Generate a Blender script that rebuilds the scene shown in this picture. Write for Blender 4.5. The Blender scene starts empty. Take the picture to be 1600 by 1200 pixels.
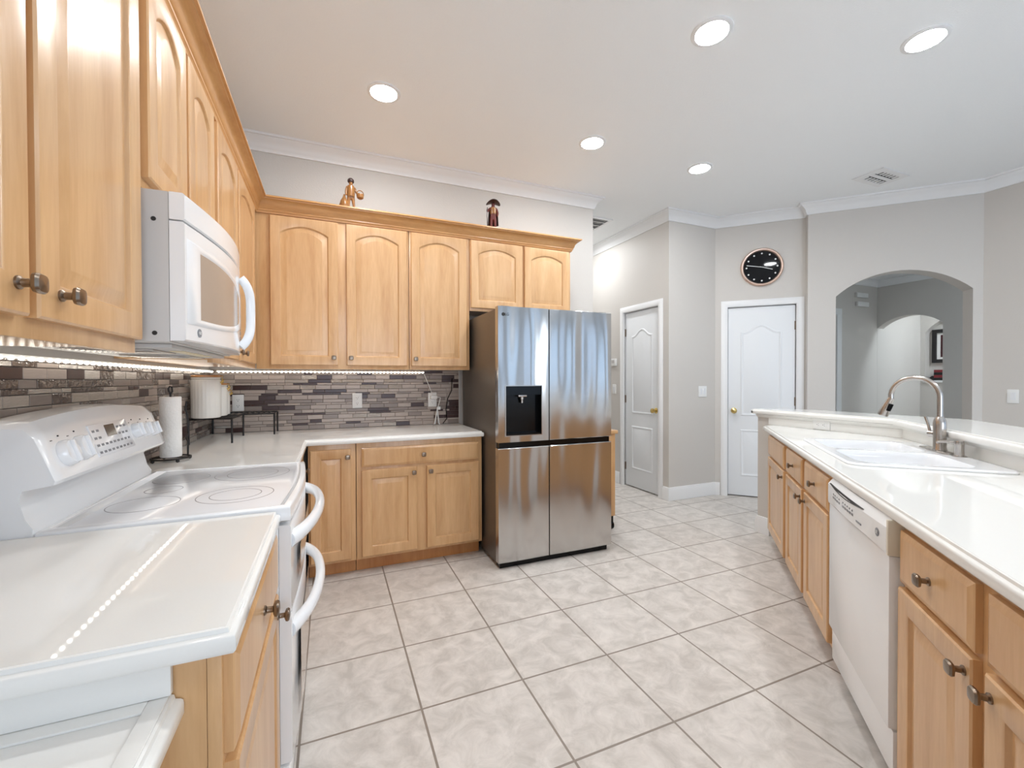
import bpy, bmesh, math, random
from mathutils import Vector, Matrix
from mathutils.geometry import tessellate_polygon

C = bpy.context.scene.collection
SC = bpy.context.scene
PI = math.pi
S2 = math.sqrt(0.5)
random.seed(7)

# ------------------------------------------------------------------ camera
F_PX, YAW, PITCH, ROLL = 678.9, 0.3955, -0.0109, -0.0028
CAM = Vector((0.7823, -0.3849, 1.2913))
fw = Vector((math.sin(YAW) * math.cos(PITCH), math.cos(YAW) * math.cos(PITCH), math.sin(PITCH)))
rt = Vector((math.cos(YAW), -math.sin(YAW), 0))
up = rt.cross(fw)
rt, up = (math.cos(ROLL) * rt + math.sin(ROLL) * up), (-math.sin(ROLL) * rt + math.cos(ROLL) * up)
cd = bpy.data.cameras.new('camera')
cd.sensor_fit = 'HORIZONTAL'
cd.sensor_width = 36
cd.lens = F_PX / 1600 * 36
cd.clip_start = 0.02
cam = bpy.data.objects.new('camera', cd)
C.objects.link(cam)
m = Matrix((rt, up, -fw)).transposed().to_4x4()
m.translation = CAM
cam.matrix_world = m
SC.camera = cam

# ------------------------------------------------------------------ world, daylight, exposure
SC.view_settings.view_transform = 'Standard'
SC.view_settings.look = 'None'
SC.view_settings.gamma = 1
SC.view_settings.use_curve_mapping = False
SC.view_settings.exposure = 0.95
CAN_POWER = 100.0        # emission of each recessed lamp lens
STRIP_POWER = 6.0
w = bpy.data.worlds.new('sky')
SC.world = w
w.use_nodes = True
w.node_tree.nodes['Background'].inputs[0].default_value = (0.45, 0.68, 1.0, 1)
w.node_tree.nodes['Background'].inputs[1].default_value = 0.4


def area(name, loc, rot, sx, sy, power, col):
    l = bpy.data.lights.new(name, 'AREA')
    l.shape = 'RECTANGLE'
    l.size, l.size_y, l.energy, l.color = sx, sy, power, col
    o = bpy.data.objects.new(name, l)
    C.objects.link(o)
    o.location, o.rotation_euler = loc, rot
    return o


# daylight coming in through the openings of the family room behind the viewpoint; the first opening is added to brighten the arch wall
area('daylight_fill', (1.7, -4.96, 1.3), (PI / 2, 0, 0), 2.7, 2.3, 50, (0.80, 0.89, 1.0))
area('daylight_rear', (4.8, -4.96, 1.3), (PI / 2, 0, 0), 2.2, 2.3, 8, (0.62, 0.79, 1.0))
area('daylight_side', (6.5, -2.4, 1.35), (PI / 2, 0, PI / 2), 2.6, 2.2, 8, (0.66, 0.80, 1.0))


# ------------------------------------------------------------------ materials
def srgb(r, g, b):
    f = lambda c: (c / 12.92 if c <= 0.04045 else ((c + 0.055) / 1.055) ** 2.4)
    return (f(r / 255), f(g / 255), f(b / 255), 1)


def mat(name, col, rough=0.5, metal=0.0, coat=0.0, bump=0.0, bscale=60, var=0.0, vscale=8, stretch=(1, 1, 1), coord='Object', emit=None, spec=0.5):
    mt = bpy.data.materials.new(name)
    mt.use_nodes = True
    nt = mt.node_tree
    N, L = nt.nodes, nt.links
    b = N['Principled BSDF']
    b.inputs['Base Color'].default_value = col
    b.inputs['Roughness'].default_value = rough
    b.inputs['Metallic'].default_value = metal
    b.inputs['Coat Weight'].default_value = coat
    b.inputs['Coat Roughness'].default_value = 0.08
    b.inputs['Specular IOR Level'].default_value = spec
    if emit:
        b.inputs['Emission Color'].default_value = emit[0]
        b.inputs['Emission Strength'].default_value = emit[1]
    if bump or var:
        tc = N.new('ShaderNodeTexCoord')
        mp = N.new('ShaderNodeMapping')
        mp.inputs['Scale'].default_value = stretch
        L.new(tc.outputs[coord], mp.inputs[0])
    if var:
        nz = N.new('ShaderNodeTexNoise')
        nz.inputs['Scale'].default_value = vscale
        nz.inputs['Detail'].default_value = 5
        L.new(mp.outputs[0], nz.inputs['Vector'])
        mx = N.new('ShaderNodeMix')
        mx.data_type = 'RGBA'
        mx.inputs['A'].default_value = tuple(c * (1 - var) for c in col[:3]) + (1,)
        mx.inputs['B'].default_value = tuple(min(1, c * (1 + var)) for c in col[:3]) + (1,)
        L.new(nz.outputs['Fac'], mx.inputs['Factor'])
        L.new(mx.outputs['Result'], b.inputs['Base Color'])
    if bump:
        nb = N.new('ShaderNodeTexNoise')
        nb.inputs['Scale'].default_value = bscale
        L.new(mp.outputs[0], nb.inputs['Vector'])
        bp = N.new('ShaderNodeBump')
        bp.inputs['Strength'].default_value = bump
        bp.inputs['Distance'].default_value = 0.01
        L.new(nb.outputs['Fac'], bp.inputs['Height'])
        L.new(bp.outputs[0], b.inputs['Normal'])
    return mt


def wood_mat(name, c1, c2, rough=0.32, stretch=(9, 9, 0.9)):
    mt = bpy.data.materials.new(name)
    mt.use_nodes = True
    nt = mt.node_tree
    N, L = nt.nodes, nt.links
    b = N['Principled BSDF']
    tc = N.new('ShaderNodeTexCoord')
    oi = N.new('ShaderNodeObjectInfo')
    ad = N.new('ShaderNodeVectorMath')
    ad.operation = 'MULTIPLY_ADD'
    L.new(oi.outputs['Random'], ad.inputs[0])
    ad.inputs[1].default_value = (13, 7, 5)
    L.new(tc.outputs['Object'], ad.inputs[2])
    mp = N.new('ShaderNodeMapping')
    mp.inputs['Scale'].default_value = stretch
    L.new(ad.outputs[0], mp.inputs[0])
    n1 = N.new('ShaderNodeTexNoise')
    n1.inputs['Scale'].default_value = 1.6
    n1.inputs['Detail'].default_value = 8
    n1.inputs['Roughness'].default_value = 0.62
    n1.inputs['Distortion'].default_value = 0.5
    L.new(mp.outputs[0], n1.inputs['Vector'])
    n2 = N.new('ShaderNodeTexNoise')
    n2.inputs['Scale'].default_value = 14
    n2.inputs['Detail'].default_value = 3
    L.new(mp.outputs[0], n2.inputs['Vector'])
    mm = N.new('ShaderNodeMath')
    mm.operation = 'MULTIPLY_ADD'
    L.new(n2.outputs['Fac'], mm.inputs[0])
    mm.inputs[1].default_value = 0.25
    L.new(n1.outputs['Fac'], mm.inputs[2])
    cr = N.new('ShaderNodeValToRGB')
    cr.color_ramp.elements[0].position = 0.36
    cr.color_ramp.elements[0].color = c1
    cr.color_ramp.elements[1].position = 0.82
    cr.color_ramp.elements[1].color = c2
    L.new(mm.outputs[0], cr.inputs[0])
    L.new(cr.outputs[0], b.inputs['Base Color'])
    b.inputs['Roughness'].default_value = rough
    b.inputs['Coat Weight'].default_value = 0.35
    b.inputs['Coat Roughness'].default_value = 0.18
    return mt


def steel_mat(name, col, rough, wave=0.0):
    mt = bpy.data.materials.new(name)
    mt.use_nodes = True
    nt = mt.node_tree
    N, L = nt.nodes, nt.links
    b = N['Principled BSDF']
    b.inputs['Base Color'].default_value = col
    b.inputs['Metallic'].default_value = 1
    b.inputs['Roughness'].default_value = rough
    tc = N.new('ShaderNodeTexCoord')
    mp = N.new('ShaderNodeMapping')
    mp.inputs['Scale'].default_value = (4.0, 4.0, 0.7)
    L.new(tc.outputs['Object'], mp.inputs[0])
    nz = N.new('ShaderNodeTexNoise')
    nz.inputs['Scale'].default_value = 1.0
    nz.inputs['Detail'].default_value = 1.0
    L.new(mp.outputs[0], nz.inputs['Vector'])
    bp = N.new('ShaderNodeBump')
    bp.inputs['Strength'].default_value = wave
    bp.inputs['Distance'].default_value = 0.09
    L.new(nz.outputs['Fac'], bp.inputs['Height'])
    L.new(bp.outputs[0], b.inputs['Normal'])
    return mt


def floor_mat():
    mt = bpy.data.materials.new('floor_tile')
    mt.use_nodes = True
    nt = mt.node_tree
    N, L = nt.nodes, nt.links
    b = N['Principled BSDF']
    tc = N.new('ShaderNodeTexCoord')
    mp = N.new('ShaderNodeMapping')
    T = 0.432
    ox, oy = 1.1031 % T, 2.6059 % T
    mp.inputs['Location'].default_value = (T * 40 - ox, T * 40 - oy, 0)
    L.new(tc.outputs['Object'], mp.inputs[0])
    br = N.new('ShaderNodeTexBrick')
    br.offset = 0
    br.inputs['Scale'].default_value = 1
    br.inputs['Brick Width'].default_value = T
    br.inputs['Row Height'].default_value = T
    br.inputs['Mortar Size'].default_value = 0.0045
    br.inputs['Mortar Smooth'].default_value = 0.1
    br.inputs['Color1'].default_value = (0.46, 0.46, 0.46, 1)
    br.inputs['Color2'].default_value = (0.54, 0.54, 0.54, 1)
    L.new(mp.outputs[0], br.inputs['Vector'])
    n1 = N.new('ShaderNodeTexNoise')
    n1.inputs['Scale'].default_value = 10
    n1.inputs['Detail'].default_value = 9
    n1.inputs['Roughness'].default_value = 0.68
    n1.inputs['Distortion'].default_value = 0.6
    L.new(tc.outputs['Object'], n1.inputs['Vector'])
    cr = N.new('ShaderNodeValToRGB')
    cr.color_ramp.elements[0].position = 0.36
    cr.color_ramp.elements[0].color = srgb(193, 187, 180)
    cr.color_ramp.elements[1].position = 0.64
    cr.color_ramp.elements[1].color = srgb(221, 215, 209)
    L.new(n1.outputs['Fac'], cr.inputs[0])
    ov = N.new('ShaderNodeMix')
    ov.data_type = 'RGBA'
    ov.blend_type = 'OVERLAY'
    ov.inputs['Factor'].default_value = 0.6
    L.new(cr.outputs[0], ov.inputs['A'])
    L.new(br.outputs['Color'], ov.inputs['B'])
    mx = N.new('ShaderNodeMix')
    mx.data_type = 'RGBA'
    L.new(br.outputs['Fac'], mx.inputs['Factor'])
    L.new(ov.outputs['Result'], mx.inputs['A'])
    mx.inputs['B'].default_value = srgb(142, 131, 121)
    L.new(mx.outputs['Result'], b.inputs['Base Color'])
    b.inputs['Roughness'].default_value = 0.42
    bp = N.new('ShaderNodeBump')
    bp.invert = True
    bp.inputs['Strength'].default_value = 0.5
    bp.inputs['Distance'].default_value = 0.003
    L.new(br.outputs['Fac'], bp.inputs['Height'])
    L.new(bp.outputs[0], b.inputs['Normal'])
    return mt


M = {}
M['wall'] = mat('wall_paint', srgb(210, 205, 199), 0.55, bump=0.12, bscale=140)
M['ceiling'] = mat('ceiling_paint', srgb(247, 249, 250), 0.8, bump=0.15, bscale=160)
M['trim'] = mat('white_trim_paint', srgb(238, 238, 238), 0.35)
M['doorwhite'] = mat('white_door_paint', srgb(234, 236, 238), 0.4)
M['floor'] = floor_mat()
M['wood'] = wood_mat('maple', srgb(196, 147, 97), srgb(222, 180, 131))
M['wood_dark'] = wood_mat('maple_darker', srgb(178, 112, 58), srgb(205, 146, 88))  # darker maple tone for the toe kicks
M['crownwood'] = wood_mat('maple_crown', srgb(190, 134, 78), srgb(216, 165, 108), stretch=(2, 2, 9))
M['counter'] = mat('solid_surface_counter', srgb(241, 240, 236), 0.03, coat=0.0, var=0.012, vscale=300)
M['porcelain'] = mat('white_porcelain', srgb(242, 243, 245), 0.1, coat=0.5)
M['appliance'] = mat('white_appliance_enamel', srgb(244, 245, 246), 0.2, coat=0.5)
M['glasstop'] = mat('white_ceramic_glass', srgb(232, 232, 234), 0.12, coat=0.15)
M['ringmark'] = mat('burner_ring_grey', srgb(150, 148, 148), 0.2)
M['appliance_grey'] = mat('appliance_grey', srgb(200, 196, 192), 0.4)
M['cream'] = mat('cream_plastic', srgb(226, 218, 200), 0.4)
M['greyprint'] = mat('grey_print', srgb(140, 142, 146), 0.5)
M['darkglass'] = mat('dark_display', srgb(50, 38, 34), 0.1)
M['ovenwindow'] = mat('oven_window', srgb(176, 160, 146), 0.12, var=0.1, vscale=5)
M['steel'] = steel_mat('stainless_steel', (0.56, 0.555, 0.55, 1), 0.2, wave=1.0)
M['steelside'] = mat('steel_side_panel', srgb(118, 110, 102), 0.38, metal=0.7)
M['black'] = mat('black_plastic', srgb(10, 10, 12), 0.18, spec=0.25)
M['matteblack'] = mat('black_iron', srgb(22, 20, 20), 0.45)
M['nickel'] = mat('brushed_nickel', srgb(190, 184, 178), 0.24, metal=1)
M['pewter'] = mat('pewter_knob_metal', srgb(140, 126, 112), 0.28, metal=1)
M['brass'] = mat('brass', srgb(226, 200, 130), 0.22, metal=1)
M['copper'] = mat('copper_rim', srgb(224, 196, 180), 0.28, metal=0.9)
M['plastic'] = mat('white_plastic', srgb(238, 238, 236), 0.4)
M['slot'] = mat('dark_slot', srgb(40, 38, 36), 0.6)
M['paper'] = mat('paper_towel', srgb(244, 243, 240), 0.9, bump=0.3, bscale=90)
M['ceramic'] = mat('ribbed_white_ceramic', srgb(238, 236, 230), 0.25)
M['lidwood'] = wood_mat('acacia_lid', srgb(170, 112, 62), srgb(205, 152, 98), stretch=(3, 9, 9))
M['grout'] = mat('tile_grout', srgb(116, 105, 98), 0.8)
M['t_beige'] = mat('mosaic_beige_stone', srgb(178, 164, 154), 0.3, var=0.14, vscale=30, stretch=(1, 1, 6))
M['t_grey'] = mat('mosaic_grey_stone', srgb(144, 131, 123), 0.3, var=0.14, vscale=30, stretch=(1, 1, 6))
M['t_silver'] = mat('mosaic_silver_glass', srgb(184, 176, 168), 0.15, metal=0.35, var=0.16, vscale=22, stretch=(1, 1, 8), bump=0.35, bscale=70)
M['t_brown'] = mat('mosaic_brown_glass', srgb(62, 36, 32), 0.28)
M['t_taupe'] = mat('mosaic_taupe_glass', srgb(112, 99, 91), 0.12, metal=0.3, bump=0.3, bscale=60, var=0.15, vscale=25)
M['lens'] = mat('lamp_lens', (1, 1, 1, 1), 0.5, emit=((0.945, 0.975, 1.0, 1), CAN_POWER))
M['diode'] = mat('led_diode', (1, 1, 1, 1), 0.5, emit=((1.0, 0.93, 0.82, 1), STRIP_POWER))
M['tape'] = mat('led_tape_sleeve', srgb(240, 236, 226), 0.4, emit=((1.0, 0.95, 0.86, 1), 0.3))
M['hoodlamp'] = mat('task_lamp_lens', srgb(240, 225, 190), 0.4)
M['clockface'] = mat('clock_black_face', srgb(16, 17, 20), 0.04, spec=0.25)
M['carved'] = mat('carved_gilt_wood', srgb(150, 102, 54), 0.3, var=0.6, vscale=55)
M['carved_red'] = mat('carved_red_brown_wood', srgb(104, 40, 32), 0.4, var=0.3, vscale=40)
M['carved_dark'] = mat('carved_dark_wood', srgb(58, 36, 30), 0.45, var=0.3, vscale=30)
M['frameblack'] = mat('black_picture_frame', srgb(24, 22, 22), 0.3)
M['mount'] = mat('white_mount', srgb(236, 234, 230), 0.7)
M['artdark'] = mat('print_dark_red', srgb(66, 24, 28), 0.6, var=0.6, vscale=9)
M['artcream'] = mat('print_cream', srgb(222, 200, 172), 0.6)
M['redbox'] = mat('red_box', srgb(128, 40, 44), 0.5)
M['softlens'] = mat('foyer_fill_lens', (1, 1, 1, 1), 0.5, emit=((0.74, 0.88, 1.0, 1), 44))
M['dimlens'] = mat('far_room_lens', (1, 1, 1, 1), 0.5, emit=((0.80, 0.91, 1.0, 1), 70))


# ------------------------------------------------------------------ mesh helpers
def nb():
    return bmesh.new()


def box(bm, x0, x1, y0, y1, z0, z1, bev=0.0, mi=0, seg=2):
    t = bmesh.new()
    bmesh.ops.create_cube(t, size=1)
    for v in t.verts:
        v.co = Vector(((x0 + x1) / 2 + v.co.x * (x1 - x0), (y0 + y1) / 2 + v.co.y * (y1 - y0), (z0 + z1) / 2 + v.co.z * (z1 - z0)))
    if bev:
        bmesh.ops.bevel(t, geom=t.edges[:], offset=bev, segments=seg, profile=0.6, affect='EDGES')
    merge(bm, t, mi)


def merge(bm, t, mi=None, mtx=None):
    if mtx is not None:
        bmesh.ops.transform(t, matrix=mtx, verts=t.verts[:])
    mp = {}
    for v in t.verts:
        mp[v] = bm.verts.new(v.co)
    for f in t.faces:
        try:
            nf = bm.faces.new([mp[v] for v in f.verts])
            nf.material_index = f.material_index if mi is None else mi
        except ValueError:
            pass
    t.free()


def loft(bm, rings, cap0=True, cap1=True, closed=True, mi=0):
    vs = [[bm.verts.new(p) for p in r] for r in rings]
    n = len(rings[0])
    for a, b in zip(vs[:-1], vs[1:]):
        for i in range(n if closed else n - 1):
            j = (i + 1) % n
            f = bm.faces.new((a[i], a[j], b[j], b[i]))
            f.material_index = mi
    if cap0:
        f = bm.faces.new(list(reversed(vs[0])))
        f.material_index = mi
    if cap1:
        f = bm.faces.new(vs[-1])
        f.material_index = mi
    return vs


def circ(r, n, z=0.0, cx=0.0, cy=0.0, ry=None):
    return [Vector((cx + r * math.cos(2 * PI * i / n), cy + (ry or r) * math.sin(2 * PI * i / n), z)) for i in range(n)]


def lathe(bm, prof, n=24, mtx=None, mi=0, cap0=True, cap1=True):
    t = bmesh.new()
    loft(t, [circ(max(r, 1e-4), n, z) for r, z in prof], cap0, cap1)
    merge(bm, t, mi, mtx)


def tube(bm, pts, r, n=8, mi=0, closed=False, flat=1.0):
    pts = [Vector(p) for p in pts]
    rs = r if isinstance(r, (list, tuple)) else [r] * len(pts)
    rings = []
    prev = None
    for i, p in enumerate(pts):
        if closed:
            t = (pts[(i + 1) % len(pts)] - pts[i - 1]).normalized()
        else:
            t = (pts[min(i + 1, len(pts) - 1)] - pts[max(i - 1, 0)]).normalized()
        if prev is None:
            a = Vector((0, 0, 1)) if abs(t.z) < 0.9 else Vector((1, 0, 0))
            u = t.cross(a).normalized()
        else:
            u = (prev - t * prev.dot(t)).normalized()
        prev = u
        v = t.cross(u)
        rings.append([p + u * (rs[i] * math.cos(2 * PI * k / n)) + v * (rs[i] * flat * math.sin(2 * PI * k / n)) for k in range(n)])
    if closed:
        rings.append(rings[0])
        loft(bm, rings, False, False, mi=mi)
        bmesh.ops.remove_doubles(bm, verts=bm.verts[:], dist=1e-6)
    else:
        loft(bm, rings, mi=mi)


def plate(bm, outer, z0, z1, holes=(), mi=0, to3=None):
    """extrude a 2D polygon (with holes) between z0 and z1; to3 maps (u,v,w) to 3D"""
    to3 = to3 or (lambda u, v, ww: Vector((u, v, ww)))
    loops = [list(outer)] + [list(h) for h in holes]
    flat = [p for l in loops for p in l]
    tris = tessellate_polygon([[Vector((p[0], p[1], 0)) for p in l] for l in loops])
    va = [bm.verts.new(to3(p[0], p[1], z0)) for p in flat]
    vb = [bm.verts.new(to3(p[0], p[1], z1)) for p in flat]
    for t in tris:
        try:
            bm.faces.new([va[i] for i in t]).material_index = mi
            bm.faces.new([vb[i] for i in reversed(t)]).material_index = mi
        except ValueError:
            pass
    k = 0
    for l in loops:
        n = len(l)
        for i in range(n):
            j = (i + 1) % n
            bm.faces.new((va[k + i], va[k + j], vb[k + j], vb[k + i])).material_index = mi
        k += n


def sweep(bm, path, prof, z0=0.0, mi=0, closed=False):
    """sweep profile [(out, z)] along a horizontal polyline; out is to the right of travel; mitred"""
    P = [Vector((p[0], p[1])) for p in path]
    n = len(P)
    rings = []
    for i in range(n):
        def nrm(a, b):
            d = (b - a).normalized()
            return Vector((d.y, -d.x))
        if i == 0:
            o = nrm(P[0], P[1])
        elif i == n - 1:
            o = nrm(P[-2], P[-1])
        else:
            n1, n2 = nrm(P[i - 1], P[i]), nrm(P[i], P[i + 1])
            s = n1 + n2
            o = s / max(s.dot(n1), 0.2)
        rings.append([Vector((P[i].x + o.x * u, P[i].y + o.y * u, z0 + z)) for u, z in prof])
    loft(bm, rings, True, True, mi=mi)


def obj(name, bm, mats, parent=None, loc=(0, 0, 0), rot=(0, 0, 0), smooth=40):
    bmesh.ops.recalc_face_normals(bm, faces=bm.faces[:])
    me = bpy.data.meshes.new(name)
    bm.to_mesh(me)
    bm.free()
    for x in (mats if isinstance(mats, (list, tuple)) else [mats]):
        me.materials.append(M[x] if isinstance(x, str) else x)
    if smooth:
        for p in me.polygons:
            p.use_smooth = True
        me.set_sharp_from_angle(angle=math.radians(smooth))
    o = bpy.data.objects.new(name, me)
    C.objects.link(o)
    if parent:
        o.parent = parent
    o.location = loc
    o.rotation_euler = rot
    return o


def tag(o, label, cat, group=None):
    o['label'] = label
    o['category'] = cat
    if group:
        o['group'] = group
    return o


def thing(name, label, cat, loc=(0, 0, 0), rz=0.0, group=None):
    o = bpy.data.objects.new(name, None)
    o.empty_display_size = 0.05
    C.objects.link(o)
    o.location = loc
    o.rotation_euler = (0, 0, rz)
    return tag(o, label, cat, group)


def struct(name, bm, mats, smooth=40, label=None):
    o = obj(name, bm, mats, smooth=smooth)
    o['kind'] = 'structure'
    if label:
        o['label'] = label
    return o


def copy_tree(o, parent=None):
    c = o.copy()
    C.objects.link(c)
    if parent:
        c.parent = parent
    for ch in [x for x in bpy.data.objects if x.parent == o]:
        copy_tree(ch, c)
    return c


def text_mesh(name, s, size, mt, parent, loc, rot, depth=0.0006):
    cu = bpy.data.curves.new('letters', 'FONT')
    cu.body = s
    cu.size = size
    cu.extrude = depth
    cu.align_x = 'CENTER'
    cu.align_y = 'CENTER'
    tmp = bpy.data.objects.new('letters', cu)
    me = bpy.data.meshes.new_from_object(tmp)
    bpy.data.objects.remove(tmp)
    bpy.data.curves.remove(cu)
    me.name = name
    me.materials.clear()
    me.materials.append(M[mt])
    o = bpy.data.objects.new(name, me)
    C.objects.link(o)
    o.parent = parent
    o.location = loc
    o.rotation_euler = rot
    return o


def AB(a, b, z=0.0):
    """diagonal frame of the island and arch wall -> world"""
    return Vector(((a + b) * S2, (a - b) * S2, z))


# ------------------------------------------------------------------ room shell
ZC = 3.057
bm = nb()
box(bm, -0.3, 12.5, -5.2, 7.0, -0.1, 0.0)
struct('floor', bm, 'floor')
bm = nb()
box(bm, -0.3, 6.36, -5.2, 7.0, ZC, ZC + 0.12)
struct('ceiling', bm, 'ceiling')


def arch_pts(x0, x1, zs, za, n=18):
    """points from (x1, zs) over the crown to (x0, zs): low elliptical arch"""
    c, r = (x0 + x1) / 2, (x1 - x0) / 2
    h = za - zs
    R = (r * r + h * h) / (2 * h)
    out = []
    a0 = math.asin(r / R)
    for i in range(n + 1):
        t = a0 - 2 * a0 * i / n
        out.append((c + R * math.sin(t), za - R + R * math.cos(t)))
    return out


def wallmesh(bm, p0, p1, th, z1, openings=(), z0=0.0):
    """wall along p0->p1, thickness to the left of travel; openings = polygons in (t, z); a door opening reaches z=0"""
    p0, p1 = Vector((p0[0], p0[1], 0)), Vector((p1[0], p1[1], 0))
    d = (p1 - p0)
    L = d.length
    d.normalize()
    nn = Vector((-d.y, d.x, 0))
    outer = [(0, z0)]
    holes = []
    for op in openings:
        if min(q[1] for q in op) <= z0 + 1e-4:      # runs to the floor: notch in the outline
            outer += op
        else:
            holes.append(op)
    outer += [(L, z0), (L, z1), (0, z1)]
    plate(bm, outer, 0, th, holes, to3=lambda u, v, ww: p0 + d * u + nn * ww + Vector((0, 0, v)))


def rect_notch(x0, x1, zt):
    return [(x0, 0), (x0, zt), (x1, zt), (x1, 0)]


def rect_hole(x0, x1, z0, z1):
    return [(x0, z0), (x0, z1), (x1, z1), (x1, z0)]


YB = 3.253
XE = 3.165          # free end of the back wall
bm = nb(); wallmesh(bm, (0, -4.9), (0, 6.9), 0.15, ZC); struct('wall_left', bm, 'wall')
bm = nb()
plate(bm, [(0, YB), (XE, YB), (XE, 6.9), (XE - 0.13, 6.9), (XE - 0.13, YB + 0.13), (0, YB + 0.13)], 0, ZC)
struct('wall_back', bm, 'wall')
XH = 4.076
CY = 3.209
# hall wall (travel -y so that the thickness goes to +x)
D1A, D1B = 3.365, 3.965       # door in the hall wall, y range
bm = nb()
wallmesh(bm, (XH, 6.9), (XH, CY + 0.1205), 0.12, ZC, [rect_notch(6.9 - D1B, 6.9 - D1A, 2.09)])
struct('wall_hall', bm, 'wall')
bm = nb(); box(bm, XE, XH, 6.8, 6.95, 0, ZC); struct('wall_hall_end', bm, 'wall')
XC = 4.731
bm = nb(); box(bm, XH, XC, CY, CY + 0.12, 0, ZC); struct('wall_column', bm, 'wall')
# diagonal wall with the second door: a = AD, b from 1.076 to 1.93
AD, AA = 5.612, 5.52
B0, B1, B2 = (XC - CY) * S2, 1.925, 3.262
D2A, D2B = 1.205, 1.845
bm = nb()
wallmesh(bm, AB(AD, B1 + 0.06)[:2], AB(AD, B0)[:2], -0.12, ZC, [rect_notch(B1 + 0.06 - D2B, B1 + 0.06 - D2A, 2.075)])
struct('wall_diagonal', bm, 'wall')
# arch wall
bm = nb()
ao = [(1.10 + 0, 0)]
b_l, b_r = 2.163, 3.192
Bt = lambda b: B2 - b
arc = arch_pts(Bt(b_r), Bt(b_l), 2.105, 2.318)
op = [(Bt(b_r), 0)] + list(reversed(arc)) + [(Bt(b_l), 0)]
wallmesh(bm, AB(AA, B2)[:2], AB(AA, B1 + 0.001)[:2], -0.16, ZC, [op])
struct('wall_arch', bm, 'wall')
XR = AB(AA, B2).x
YR = AB(AA, B2).y
bm = nb()
wallmesh(bm, (XR, -4.9), (XR, YR), -0.12, ZC, [rect_hole(1.3, 3.7, 0.25, 2.45)])
struct('wall_right', bm, 'wall')
bm = nb()
wallmesh(bm, (0, -4.9), (XR + 0.12, -4.9), -0.15, ZC, [rect_hole(0.4, 3.0, 0.1, 2.45), rect_hole(3.7, 5.9, 0.1, 2.45)])
struct('wall_rear', bm, 'wall')
# window and slider frames of the family room (unseen; left rear opening added for fill light, others reflect)
bm = nb()
for x in (0.4, 1.67, 2.94, 3.7, 4.77, 5.84):
    box(bm, x, x + 0.06, -4.96, -4.9, 0.1, 2.45)
for x0, x1 in ((0.4, 3.0), (3.7, 5.9)):
    box(bm, x0, x1, -4.96, -4.9, 0.1, 0.16); box(bm, x0, x1, -4.96, -4.9, 2.39, 2.45)
struct('window_1', bm, 'trim')
bm = nb()
for y in (-3.6, -2.43, -1.26):
    box(bm, XR + 0.02, XR + 0.08, y, y + 0.06, 0.25, 2.45)
box(bm, XR + 0.02, XR + 0.08, -3.6, -1.2, 0.25, 0.31); box(bm, XR + 0.02, XR + 0.08, -3.6, -1.2, 2.39, 2.45)
struct('window_2', bm, 'trim')

# rooms beyond the arch
XA2, XN, YL = 8.44, 9.61, 3.57
ZC2 = 2.76
bm = nb()
c1, c2 = AB(AA + 0.16, B1 - 0.1), AB(AA + 0.16, B2)
plate(bm, [(c1.x, c1.y), (c2.x, c2.y), (XR + 0.125, YR - 0.1), (XR + 0.125, 0.2), (12.3, 0.2), (12.3, YL + 0.1), (c1.x - 0.3, YL + 0.1), (c1.x - 0.3, c1.y + 0.3)], ZC2, ZC2 + 0.1)
struct('ceiling_foyer', bm, 'ceiling')
bm = nb(); box(bm, 4.95, 12.3, YL, YL + 0.12, 0, ZC2); struct('wall_foyer_left', bm, 'wall')
bm = nb(); box(bm, XR + 0.125, 12.3, 0.1, 0.2, 0, ZC2); struct('wall_foyer_right', bm, 'wall')
bm = nb()
arc = arch_pts(0.0006, 0.765, 2.045, 2.2)
op = [(0.0006, 0)] + list(reversed(arc)) + [(0.765, 0)]
wallmesh(bm, (XA2, YL - 0.001), (XA2, 0.2), 0.16, ZC2, [op])
struct('wall_foyer_arch', bm, 'wall')
bm = nb()
arc = arch_pts(0.06, 0.95, 2.02, 2.26)
op = [(0.06, 1.255)] + list(reversed(arc)) + [(0.95, 1.255)]
wallmesh(bm, (XN, YL - 0.001), (XN, 0.2), 0.14, ZC2, [op])
box(bm, XN + 0.14, XN + 0.24, 0.2, YL, 0, ZC2)
struct('wall_niche', bm, 'wall')
bm = nb(); box(bm, XN - 0.02, XN + 0.139, YL - 0.97, YL - 0.04, 1.22, 1.2545, 0.004); struct('trim_1', bm, 'trim', label='white sill of the lit niche')
bm = nb()
box(bm, 7.46, 7.56, YL - 0.02, YL, 0, 2.2, 0.004); box(bm, 6.6, 7.56, YL - 0.021, YL, 2.2, 2.29, 0.004); box(bm, 6.6, 6.7, YL - 0.02, YL, 0, 2.2, 0.004)
struct('trim_2', bm, 'trim', label='white door casing in the foyer')

# crown mouldings of the room
CROWN = [(0, 0), (0, -0.105), (0.012, -0.105), (0.014, -0.092), (0.02, -0.085), (0.026, -0.062), (0.044, -0.038), (0.066, -0.024), (0.07, -0.016), (0.084, -0.014), (0.086, 0)]
bm = nb(); sweep(bm, [(0, -4.9), (0, YB), (XE, YB), (XE, 6.8)], CROWN, ZC - 0.0005); struct('trim_3', bm, 'trim', label='white crown moulding above the cabinets')
bm = nb()
pD0, pD1, pA0, pA1 = AB(AD, B0), AB(AD, B1), AB(AA, B1), AB(AA, B2)
sweep(bm, [(XH, 6.8), (XH, CY), (XC, CY), (pD1.x, pD1.y), (pA0.x, pA0.y), (pA1.x, pA1.y), (XR, -4.9)], CROWN, ZC - 0.0005)
struct('trim_4', bm, 'trim', label='white crown moulding round the clock and arch walls')
CR2 = [(u * 0.8, z * 0.9) for u, z in CROWN]
bm = nb(); sweep(bm, [(4.95, YL), (XA2, YL), (XA2, 0.2)], CR2, ZC2 - 0.0005); struct('trim_5', bm, 'trim')
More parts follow.
